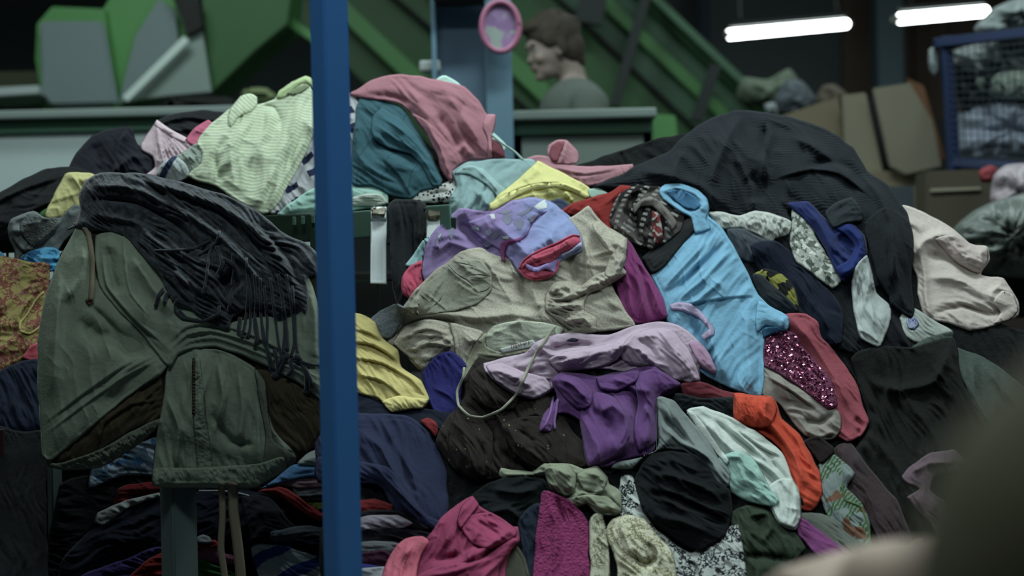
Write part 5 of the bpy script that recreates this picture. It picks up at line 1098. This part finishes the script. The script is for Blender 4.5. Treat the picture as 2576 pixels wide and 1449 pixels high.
g(A, 'navy_coat', 'dark navy garment hanging below the mustard dress', '-100,960 0,930 60,905 110,905 112,1000 108,1080 40,1090 -100,1090', F('#10182c'), bulge=20, wr=(75, 34, 8))
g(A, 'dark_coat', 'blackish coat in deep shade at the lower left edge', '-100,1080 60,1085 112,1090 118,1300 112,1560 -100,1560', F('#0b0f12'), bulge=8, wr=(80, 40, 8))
rp = empty('rusty_rack', P(4, 1449, 2.5), 'thin rusty rack post at the lower left edge', 'rack'); rp.location.z = 0
q = P(4, 1080, 2.42); M_rust = solid('rust', '#2c1712', .8); obar('upright', (q.x, 2.42, 0), (q.x, 2.42, q.z), .008, .008, M_rust, rp)
q2 = P(85, 1350, 2.42); obar('upright', (q2.x, 2.42, 0), (q2.x, 2.42, q2.z), .005, .005, M_rust, rp); obar('cross_bar', (q.x, 2.42, q2.z), (q2.x, 2.42, q2.z), .005, .005, M_rust, rp)

# ================ folded clothes low on the stand, behind the jacket
def sg(name, lab, ol, col, **kw):
    kw.setdefault('bulge', 14); kw.setdefault('wr', (8, 26, 5, 6)); mt = kw.pop('mat', None) or F(col)
    return g(S, name, lab, ol, mt, **kw)
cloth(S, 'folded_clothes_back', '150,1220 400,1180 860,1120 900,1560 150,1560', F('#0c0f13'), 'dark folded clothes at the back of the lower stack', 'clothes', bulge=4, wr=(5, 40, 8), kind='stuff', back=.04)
sg('checked_shirt', 'blue and white checked shirt seen under the jacket hem at lower left', '222,1228 232,1170 300,1120 400,1060 420,1180 405,1198 320,1196 262,1214', '', mat=F('#3e5566', 'blotch', '#6d7f8e', '#24507c', s=1.1))
sg('red_polo', 'dark red polo collar on the folded stack under the jacket', '283,1275 298,1228 340,1216 420,1212 420,1245 335,1250 325,1272', '#5e1014', bulge=8)
nv = sg('navy_jacket', 'navy-black jacket folded on the lower left stack', '150,1420 190,1370 240,1325 330,1270 420,1245 560,1232 660,1240 720,1285 700,1350 560,1400 420,1420 300,1440 200,1500 150,1500', '#121726', bulge=26, wr=(-15, 44, 8))
sg('cream_sock', 'small off-white tongue of cloth on the navy-black folded jacket', '235,1312 246,1290 290,1268 340,1252 400,1240 404,1250 330,1272 290,1300 256,1322', '#6f7372', bulge=6, edge=4)
cord(S, 'white_piping', '500,1236 560,1236 620,1246 660,1270 696,1298', 3.5, F('#777c7e'), nv)
sg('purple_garment', 'purple folded garment at the bottom of the left stack', '190,1460 260,1425 330,1400 410,1378 410,1560 190,1560', '#322a5c')
sg('red_garment', 'red folded cloth between purple garment and grey stand leg', '318,1460 350,1425 385,1400 412,1396 412,1560 310,1560', '#6a1510', bulge=8)
sg('pink_garment', 'pink folded garment right of the wide grey stand leg', '495,1372 545,1368 560,1390 610,1400 600,1420 495,1412', '#7a4560', bulge=8)
sg('red_edge_garment', 'red-edged garment on the stack right of the grey stand leg', '495,1362 540,1358 552,1376 495,1382', '#6d141a', bulge=5)
sg('grey_hat', 'light grey cloth corner right of the wide grey stand leg', '495,1350 510,1343 528,1350 534,1364 495,1368', '#565c5e', bulge=5)
sg('green_garment', 'green printed garment at the bottom beside the drawstrings', '498,1408 540,1420 590,1440 610,1460 600,1560 498,1560', '#1d5c22', bulge=8)
sg('charcoal_sweater', 'charcoal folded sweater in the middle of the lower stack', '610,1250 680,1250 720,1300 760,1330 860,1340 860,1378 760,1372 700,1380 640,1370', '#1a1d24', bulge=18)
sg('grey_sweatshirt', 'slate grey folded sweatshirt beside the blue post', '680,1340 720,1328 780,1320 860,1332 860,1358 790,1352 740,1362 690,1366', '#3a434c', bulge=12)
sg('navy_folded', 'navy folded garment under the slate grey sweatshirt', '660,1380 740,1358 860,1352 860,1384 740,1382', '#15152c', bulge=9)
ww = sg('white_blue_shirt', 'white shirt with blue stripes at the bottom left of the post', '630,1378 660,1366 720,1372 790,1394 860,1420 860,1560 700,1560 640,1420', '', mat=F('#8d979c', 'stripe', '#2a3f86', s=1.3, rot=.5, duty=.4), bulge=16, wr=(25, 24, 6))
sg('lime_tshirt', 'yellow-green printed tee beside the post above the red cloth', '762,1258 790,1252 860,1256 860,1284 790,1282', '', mat=F('#6f8020', 'blotch', '#3c6a1e', '#8a8c24', s=3), bulge=7)
sg('dark_grey_folded', 'dark grey folded garment above the lime tee', '740,1246 860,1240 860,1260 760,1262', '#2b3032', bulge=7)
sg('heather_folded', 'grey folded garment in the upper part of the lower stack', '735,1226 860,1218 860,1246 750,1250', '#4c5056', bulge=8)
sg('rose_folded', 'dusty rose folded garment below the light blue shirt', '690,1212 760,1200 860,1196 860,1222 750,1228 700,1224', '#665058', bulge=7)
sg('red_scarf', 'red fleece scarf snaking down the folded stack left of the post', '650,1236 690,1220 722,1228 770,1262 806,1286 860,1290 860,1314 806,1314 770,1296 720,1262 680,1242', '#7c2024', bulge=14, wr=(35, 22, 4))
sg('light_blue_shirt', 'light blue and white shirt on top of the folded stack by the post', '660,1228 700,1196 740,1168 790,1162 860,1166 860,1200 780,1200 720,1212', '#3f6f9c', bulge=12)
sg('white_towel', 'off-white towel end on the light blue shirt by the post', '748,1168 765,1145 800,1130 860,1132 860,1168 800,1172', '#86918e', bulge=12)

# ================ khaki jacket hung at the left, charcoal scarf on it
KH = F('#76836f', bump=.15); KHD = F('#626a5a', bump=.15); LIN = F('#453d2c', bump=.1)
jk = cloth(N, 'khaki_jacket', '150,640 250,575 400,600 600,640 740,640 812,700 822,860 822,1000 812,1060 780,1130 745,1160 640,1170 420,1100 330,1120 230,1160 150,1170 112,1140 108,900',
  F('#2a241a', bump=.1), 'khaki cotton jacket hanging open beside the blue post with drawstrings and zip', 'clothing', bulge=10, wr=(80, 50, 6), back=.08)
part(N, 'lining', jk, '150,1140 230,1060 330,990 400,930 412,1050 340,1080 260,1130 190,1160 140,1164', LIN, bulge=4, wr=(-40, 26, 4), folds=[(5, 5, '250,1130 262,1070 330,1020 400,1010', 's')])
part(N, 'rear_hem', jk, '108,1142 140,1166 200,1150 262,1125 330,1085 402,1052 404,1070 330,1132 252,1177 165,1184 122,1174', KHD, bulge=10, edge=6, wr=(60, 16, 4, 2))
part(N, 'lining', jk, '640,930 720,950 815,1010 812,1080 780,1130 745,1158 700,1130 660,1040', LIN, bulge=5, wr=(70, 26, 5))
part(N, 'front_flap', jk, '432,890 480,872 560,880 640,925 665,1000 690,1080 742,1140 745,1158 705,1192 640,1226 560,1228 470,1226 386,1222 384,1180 390,1120 402,1056 412,990 418,930', KH, bulge=16, edge=7, wr=(80, 50, 6, 4), detail=1,
     folds=[(8, 8, '545,900 560,1000 540,1090'), (-8, 9, '530,1040 580,1110 640,1120'), (7, 8, '600,940 610,1030 600,1120'), (8, 8, '420,1000 450,1080 440,1180'), (-6, 6, '460,1060 470,1140 474,1220', 'c')])
part(N, 'flap_edge', jk, '640,925 668,960 676,1040 690,1110 745,1150 700,1190 660,1190 668,1100 650,1000', KHD, bulge=8, edge=5)
part(N, 'zip_placket', jk, '484,905 504,905 520,1060 530,1130 536,1216 500,1216 492,1130 484,1040', F('#74816c', bump=.3), bulge=5, edge=4, wr=(3, 12, 3, 2))
part(N, 'hem_band', jk, '386,1178 480,1178 560,1172 640,1168 712,1150 716,1184 640,1226 560,1229 470,1227 386,1224', KH, bulge=5, edge=4, wr=(88, 15, 4, 2), folds=[(2, 2.5, '395,1212 480,1216 640,1214')])
cord(N, 'zip_tape', '487,902 488,960 488,1010 486,1042', 3.2, F('#2d2c24'), jk, lift=.0015)
for k in range(17):
    y = 908 + k * 8; q = N.pts([488], [y], .003)[0]
    obox('zip_tooth', q, (.0034, .0025, .0022), solid('brass_zip', '#8f8468', .35, metal=.8), jk, bev=0)
part(N, 'left_panel', jk, '196,568 228,575 240,640 246,700 290,760 350,830 400,890 424,915 405,942 340,985 262,1048 190,1110 130,1160 108,1148 100,1060 94,960 95,860 106,780 122,720 150,650', KH, bulge=30, edge=9, wr=(100, 80, 6, 4), wr2=False,
     folds=[(-12, 22, '200,800 240,840 300,850 370,900'), (10, 14, '150,700 140,850 130,1000'), (9, 14, '215,620 200,700 160,760'), (5, 4, '110,1070 200,1000 300,930 395,880', 's'), (3.5, 3, '108,1095 200,1025 300,955 402,900'), (-7, 8, '230,770 280,820 330,900'), (6, 10, '260,1000 320,930 390,890')])
part(N, 'right_panel', jk, '240,592 300,575 350,585 420,640 480,760 560,810 640,800 740,780 760,690 780,700 800,770 812,850 816,950 815,1012 780,985 735,955 680,928 610,894 540,874 490,876 450,892 428,922 405,905 350,835 285,768 250,720 240,660', KH, bulge=26, edge=9, wr=(42, 75, 6, 4), wr2=False,
     folds=[(8, 10, '255,640 265,720 330,800 400,860', 's'), (3.5, 3, '310,600 316,680 330,740 380,800'), (5, 4, '430,860 470,825 530,815 620,840 720,890 812,940', 's'), (4, 3, '428,880 470,842 530,832 620,856 720,905 812,956'), (2.5, 3, '432,900 475,860 540,850 620,876 720,920 812,975'), (10, 16, '330,640 380,720 440,790'), (-8, 14, '275,620 280,680 300,740'), (9, 12, '780,720 795,800 790,900')])
DR = F('#7a705a')
cord(N, 'hood_cord', '186,566 205,566 222,590 232,650 232,700 228,755', 6, DR, jk, flat=.6, lift=.006)
cord(N, 'cord_end', '216,758 228,752 232,758 222,766', 4, F('#6a4d3e'), jk)
cord(N, 'drawstring', '558,1215 560,1300 556,1380 565,1449 566,1540', 8, DR, jk, flat=.25, lift=.004)
cord(N, 'drawstring', '586,1215 588,1290 598,1370 606,1449 610,1540', 12, DR, jk, flat=.2, lift=.004)

SC = NT('charcoal_scarf'); uvc = SC.coords('UV')
SC.set(SC.b, 'Base__Color', SC.mix(SC.step(SC.noise(uvc, 5.5, 4, .6), .42, .62), hexc('#141a20'), hexc('#36434e')))
SC.b.inputs['Roughness'].default_value = .95; SC.b.inputs['Sheen Weight'].default_value = .4
_b = SC.n('ShaderNodeBump'); _b.inputs['Distance'].default_value = .004; _b.inputs['Strength'].default_value = .7; SC.L(SC.noise(uvc, 9, 5, .7), _b.inputs['Height']); SC.L(_b.outputs[0], SC.b.inputs['Normal'])
sf = cloth(N, 'charcoal_scarf', '164,578 190,560 200,530 196,490 212,458 240,438 300,433 380,440 452,458 560,488 650,530 720,590 760,605 800,640 800,690 772,700 778,740 765,790 750,775 700,800 660,780 620,775 585,800 575,832 530,818 480,780 430,755 405,700 355,640 310,592 240,578 195,574',
  SC.m, 'charcoal crinkled scarf with long fringe thrown over the khaki jacket', 'scarf', bulge=40, edge=10, wr=(38, 24, 11, 8), back=.06, detail=2.5,
  folds=[(12, 9, '210,470 320,470 440,520 560,600 650,700'), (12, 9, '300,440 420,470 560,520 680,610 755,740'), (-12, 8, '220,500 340,510 450,570 540,660'), (-12, 8, '420,480 560,540 660,640 720,760'), (10, 8, '240,540 340,560 420,640 480,740'), (-20, 26, '560,690 600,730'), (-10, 8, '640,560 720,640 760,720')])
def tas(pts, r=4.2, k=0): return cord(N, 'tassel', pts, r, SC.m, sf, lift=.003, sides=6, taper=False, per=6)
FR = ['410,728 398,745 392,770', '425,735 416,750 414,762', '445,752 440,780 460,800 500,805', '450,780 470,800 510,808 550,790 552,770', '500,640 520,630 545,610 552,582', '390,630 430,630 490,625 530,605', '535,610 525,650 520,700 510,740', '545,620 560,660 545,700',
      '585,640 590,690 584,740 575,785', '560,650 590,670 585,720', '620,650 625,720 620,790 610,845', '622,690 632,760 628,830 620,850', '640,690 645,760 640,820 650,865', '655,700 656,780 662,850 680,905', '665,720 672,800 672,870 690,930', '660,820 672,880 682,930 694,948', '680,700 690,780 700,860 712,915', '700,690 712,760 716,840 708,900 690,946', '720,690 735,780 740,860 730,900', '735,720 742,800 745,870 755,905',
      '712,880 728,905 744,900 760,905', '745,880 760,910 790,918 812,918', '716,900 705,930 690,945', '730,905 735,930 722,945', '755,905 770,940 772,985', '760,915 780,950 785,975', '690,880 698,910 700,946', '604,800 600,835 612,850', '640,800 648,850 640,870', '712,770 720,830 722,880']
for f_ in FR: tas(f_, random.Random(len(f_)).uniform(3.4, 5.2))
for x_, y_ in ((692, 944), (704, 942), (770, 984), (720, 898), (748, 898)):
    q = N.pts([x_], [y_], .004)[0]; bm = bmesh.new(); bmesh.ops.create_icosphere(bm, subdivisions=2, radius=.0062, matrix=Matrix.Translation(Vector(q)))
    from_bm('knot', bm, SC.m, sf, Vector(q), True)

# ================================================================ PEOPLE
def ball(bm, c, r, rz=0.0, sub=3, m3=None):
    r = (r, r, r) if not hasattr(r, '__len__') else r
    M = Matrix.Translation(Vector(c)) @ (m3.to_4x4() if m3 is not None else Matrix.Rotation(rz, 4, 'Z')) @ Matrix.Diagonal((r[0], r[1], r[2], 1))
    bmesh.ops.create_icosphere(bm, subdivisions=sub, radius=1.0, matrix=M)
def limb(bm, pts, step=0.35):
    """tapering limb through (point, radius) joints"""
    for (a, ra), (b, rb) in zip(pts[:-1], pts[1:]):
        a = Vector(a); b = Vector(b); n = max(2, int((b - a).length / (min(ra, rb) * step)))
        for i in range(n + 1):
            t = i / n; ball(bm, a.lerp(b, t), ra + (rb - ra) * t, sub=2)
def fuse(name, bm, mat, voxel, parent, loc, smooth=6):
    """all the overlapping volumes become one continuous skin"""
    me = bpy.data.meshes.new(name); bm.to_mesh(me); bm.free()
    o = bpy.data.objects.new(name, me); COL.objects.link(o)
    r = o.modifiers.new('r', 'REMESH'); r.mode = 'VOXEL'; r.voxel_size = voxel
    s = o.modifiers.new('s', 'SMOOTH'); s.iterations = smooth; s.factor = .5
    dg = bpy.context.evaluated_depsgraph_get(); m2 = bpy.data.meshes.new_from_object(o.evaluated_get(dg)); m2.name = name
    bpy.data.objects.remove(o); bpy.data.meshes.remove(me)
    m2.materials.clear()
    return link(name, m2, mat, parent, loc)
SKIN = solid('skin', '#83746a', .55, noise=.06); SKIN.node_tree.nodes['Principled BSDF'].inputs['Subsurface Weight'].default_value = .08
def head_shapes(bm, c, R):
    """head of 0.215 m; R turns local axes (x: face forward, y: left, z: up) into the world"""
    T = lambda x, y, z: Vector(c) + R @ Vector((x, y, z))
    e = lambda p, r: ball(bm, T(*p), r, m3=R)
    e((-.012, 0, .03), (.092, .073, .080)); e((.020, 0, -.01), (.066, .062, .078)); e((.035, 0, -.062), (.045, .046, .042)); e((.062, 0, -.088), (.022, .024, .018))
    e((.074, 0, -.012), (.016, .011, .022)); e((.089, 0, -.026), (.013, .013, .010)); e((.082, .010, -.031), (.007, .007, .006)); e((.082, -.010, -.031), (.007, .007, .006))
    e((.078, 0, .022), (.014, .040, .010)); e((.080, 0, -.052), (.008, .023, .005)); e((.077, 0, -.062), (.009, .020, .006))
    for s in (1, -1):
        e((.060, s * .036, -.028), (.022, .018, .018)); e((-.008, s * .072, -.012), (.016, .008, .028)); e((.002, s * .075, -.03), (.008, .006, .01))
def hand(bm, w, R, s=1.0, curl=.6):
    """R: x towards fingers, y to the thumb side, z to the back of the hand"""
    T = lambda x, y, z: Vector(w) + R @ Vector((x * s, y * s, z * s))
    ball(bm, T(.045, 0, 0), (.048 * s, .040 * s, .016 * s), m3=R); ball(bm, T(.012, 0, 0), (.03 * s, .030 * s, .018 * s), m3=R)
    for y, L, a0 in ((.030, .072, .12), (.010, .080, .03), (-.011, .074, -.04), (-.031, .058, -.14)):
        p = Vector((.082, y, .004)); a = curl * .5; pts = [(T(*p), .0098 * s)]
        for k, f in enumerate((.45, .32, .23)):
            p = p + Vector((math.cos(a) * L * f, a0 * L * f, -math.sin(a) * L * f)); a += curl * .75; pts.append((T(*p), (.0090 - .001 * k) * s))
        limb(bm, pts, .5)
    limb(bm, [(T(.018, .028, -.004), .013 * s), (T(.045, .052, -.014), .011 * s), (T(.066, .058, -.026), .0095 * s), (T(.086, .054, -.036), .008 * s)], .5)
def rot(yaw, pitch=0.0, roll=0.0):
    return (Matrix.Rotation(yaw, 3, 'Z') @ Matrix.Rotation(pitch, 3, 'Y') @ Matrix.Rotation(roll, 3, 'X'))

# ---- woman behind the counter, turned to the left
hc = P(1388, 122, 4.95); yaw = math.radians(197); RH = rot(yaw, .22)
base = Vector((hc.x + .05, hc.y + .01, 0)); RB = rot(yaw)
B = lambda x, y, z: base + RB @ Vector((x, y, 0)) + Vector((0, 0, z))
top = hc.z
wm = empty('person', (base.x, base.y, 0), 'woman with short brown hair in a grey-green top standing behind the counter facing left', 'person')
bm = bmesh.new(); head_shapes(bm, hc, RH)
sh = top - .17
limb(bm, [(Vector(hc) + RH @ Vector((-.03, 0, -.03)), .055), (B(-.015, 0, sh + .09), .050), (B(-.03, 0, sh), .062)])
for z, rx, ry in ((sh - .05, .095, .175), (sh - .16, .112, .155), (sh - .30, .105, .135), (sh - .44, .10, .135), (sh - .56, .115, .165)): ball(bm, B(-.02, 0, z), (rx, ry, .12), m3=RB)
for s in (1, -1):
    limb(bm, [(B(-.02, s * .165, sh - .045), .055), (B(.02, s * .205, sh - .31), .043), (B(.20, s * .16, sh - .42), .032)])
    limb(bm, [(B(-.01, s * .085, sh - .62), .088), (B(.0, s * .09, .48), .058), (B(-.02, s * .09, .09), .040)]); limb(bm, [(B(-.02, s * .09, .05), .042), (B(.12, s * .10, .035), .034)])
    hand(bm, B(.20, s * .16, sh - .42), rot(yaw, .2, -s * 1.2), 1.0, .5)
fuse('body', bm, SKIN, .0075, wm, wm.location.copy(), 4)
bm = bmesh.new()
for z, rx, ry in ((sh - .055, .112, .190), (sh - .16, .130, .172), (sh - .30, .128, .155), (sh - .44, .128, .158), (sh - .56, .135, .182)): ball(bm, B(-.02, 0, z), (rx, ry, .125), m3=RB)
ball(bm, B(-.03, 0, sh + .015), (.082, .10, .05), m3=RB)
for s in (1, -1): limb(bm, [(B(-.02, s * .170, sh - .05), .070), (B(.02, s * .212, sh - .31), .056), (B(.16, s * .17, sh - .40), .046)])
fuse('sweater', bm, solid('grey_green_knit', '#566159', .95, noise=.1, bump=.3), .010, wm, wm.location.copy(), 6)
bm = bmesh.new()
for s in (1, -1): limb(bm, [(B(-.015, s * .085, sh - .60), .105), (B(.0, s * .09, .48), .075), (B(-.02, s * .09, .10), .060)])
ball(bm, B(-.02, 0, sh - .60), (.125, .175, .11), m3=RB)
fuse('trousers', bm, solid('dark_denim', '#1d2430', .9), .012, wm, wm.location.copy(), 5)
bm = bmesh.new(); TH = lambda x, y, z: Vector(hc) + RH @ Vector((x, y, z))
ball(bm, TH(-.018, 0, .045), (.098, .083, .084), m3=RH); ball(bm, TH(-.055, 0, -.01), (.062, .078, .075), m3=RH); ball(bm, TH(.045, 0, .082), (.050, .058, .030), m3=RH)
ball(bm, TH(-.078, 0, -.055), (.030, .055, .040), m3=RH)
for s in (1, -1): ball(bm, TH(.02, s * .066, .03), (.034, .014, .032), m3=RH); ball(bm, TH(-.012, s * .073, .0), (.018, .012, .040), m3=RH)
rr = random.Random(4)
for _ in range(60):
    a_, b_ = rr.uniform(0, 6.28), rr.uniform(.1, 1.45); ball(bm, TH(-.018 + .094 * math.cos(a_) * math.cos(b_), .078 * math.sin(a_) * math.cos(b_), .045 + .080 * math.sin(b_)), rr.uniform(.010, .017), sub=1)
fuse('hair', bm, solid('brown_hair', '#3f372a', .7, noise=.3, nscale=40, bump=.5), .005, wm, wm.location.copy(), 3)
for s in (1, -1):
    bm = bmesh.new(); ball(bm, TH(.066, s * .030, .004), .0105); from_bm('eye', bm, solid('eye_white', '#8a8a86', .2), wm, TH(.066, s * .030, .004), True)
    bm = bmesh.new(); ball(bm, TH(.0735, s * .030, .004), .0052); from_bm('iris', bm, solid('eye_dark', '#15120e', .2), wm, TH(.0735, s * .030, .004), True)
    bm = bmesh.new(); ball(bm, TH(.078, s * .031, .024), (.006, .018, .0035), m3=RH); from_bm('eyebrow', bm, solid('brown_hair', '#3f372a', .7), wm, TH(.078, s * .031, .024), True)
bm = bmesh.new(); ball(bm, TH(.087, 0, -.057), (.004, .020, .0055), m3=RH); from_bm('lips', bm, solid('lips', '#8a5650', .5), wm, TH(.087, 0, -.057), True)

# ---- worker reaching in from the right, close to the lens
E1 = Vector(P(2215, 1462, 1.0)); S0 = Vector((0.66, 0.50, 1.06)); E0 = Vector((0.37, 0.74, 0.68))   # far arm: wrist, shoulder, elbow
S2 = Vector((0.47, 0.20, 1.06)); E2 = Vector((0.178, 0.38, 0.765)); W2 = Vector((0.25, 0.60, 0.56))  # near arm
TX, TY = 0.66, 0.30
wk = empty('person', (TX, TY, 0), 'blurred worker in dark olive sleeve reaching into the heap from the right edge', 'person')
bm = bmesh.new()
Rw = rot(math.radians(150)); HC = Vector((.56, .46, 1.34))
head_shapes(bm, HC, rot(math.radians(150), .5))
limb(bm, [(HC + Vector((.02, -.02, -.04)), .055), (Vector((.61, .36, 1.16)), .065)])
for z, rx, ry, dx in ((1.06, .11, .19, -.06), (.98, .125, .175, 0), (.88, .12, .155, .06), (.80, .125, .16, .10)): ball(bm, (TX + dx, TY + dx * .3, z), (rx, ry, .12), m3=Rw)
limb(bm, [(S0, .06), (E0, .045), (E0.lerp(E1, .35), .042), (E1, .030)])
limb(bm, [(S2, .058), (E2, .042), (W2, .027)])
for s in (1, -1): limb(bm, [(Vector((TX + .12, TY + s * .09, .76)), .09), (Vector((TX + .08, TY + s * .10, .46)), .06), (Vector((TX + .12, TY + s * .10, .08)), .042)]); limb(bm, [(Vector((TX + .12, TY + s * .1, .045)), .04), (Vector((TX, TY + .05 + s * .1, .035)), .033)])
dirv = (P(2040, 1435, 1.09) - E1).normalized(); zb = Vector((0, -.45, .9)); zb = (zb - dirv * zb.dot(dirv)).normalized(); yb = zb.cross(dirv)
hand(bm, E1, Matrix((dirv, yb, zb)).transposed(), 1.0, .9)
hand(bm, W2, rot(math.radians(100), .8), 1.0, .7)
fuse('body', bm, solid('skin_near', '#a8907e', .5, noise=.08), .0065, wk, wk.location.copy(), 4)
bm = bmesh.new()
for z, rx, ry, dx in ((1.06, .13, .21, -.06), (.98, .15, .195, 0), (.88, .145, .175, .06), (.80, .15, .18, .10)): ball(bm, (TX + dx, TY + dx * .3, z), (rx, ry, .125), m3=Rw)
limb(bm, [(S0, .085), (S0.lerp(E0, .5), .078), (E0, .075), (E0.lerp(E1, .40), .060)]); limb(bm, [(S2, .080), (S2.lerp(E2, .6), .074), (E2, .075), (E2.lerp(W2, .8), .060)])
fuse('olive_top', bm, solid('olive_fleece', '#55523a', 1.0, noise=.15, bump=.3), .010, wk, wk.location.copy(), 6)
bm = bmesh.new()
for s in (1, -1): limb(bm, [(Vector((TX + .12, TY + s * .09, .76)), .11), (Vector((TX + .08, TY + s * .10, .46)), .078), (Vector((TX + .12, TY + s * .10, .10)), .06)])
ball(bm, (TX + .12, TY, .76), (.14, .17, .11))
fuse('trousers', bm, solid('dark_work_trousers', '#191c20', .9), .012, wk, wk.location.copy(), 5)
bm = bmesh.new(); RW2 = rot(math.radians(150), .5); ball(bm, HC + RW2 @ Vector((-.025, 0, .035)), (.096, .082, .088), m3=RW2); ball(bm, HC + RW2 @ Vector((-.07, 0, -.02)), (.05, .07, .06), m3=RW2)
fuse('hair', bm, solid('dark_hair', '#1c1814', .7, bump=.5), .007, wk, wk.location.copy(), 3)
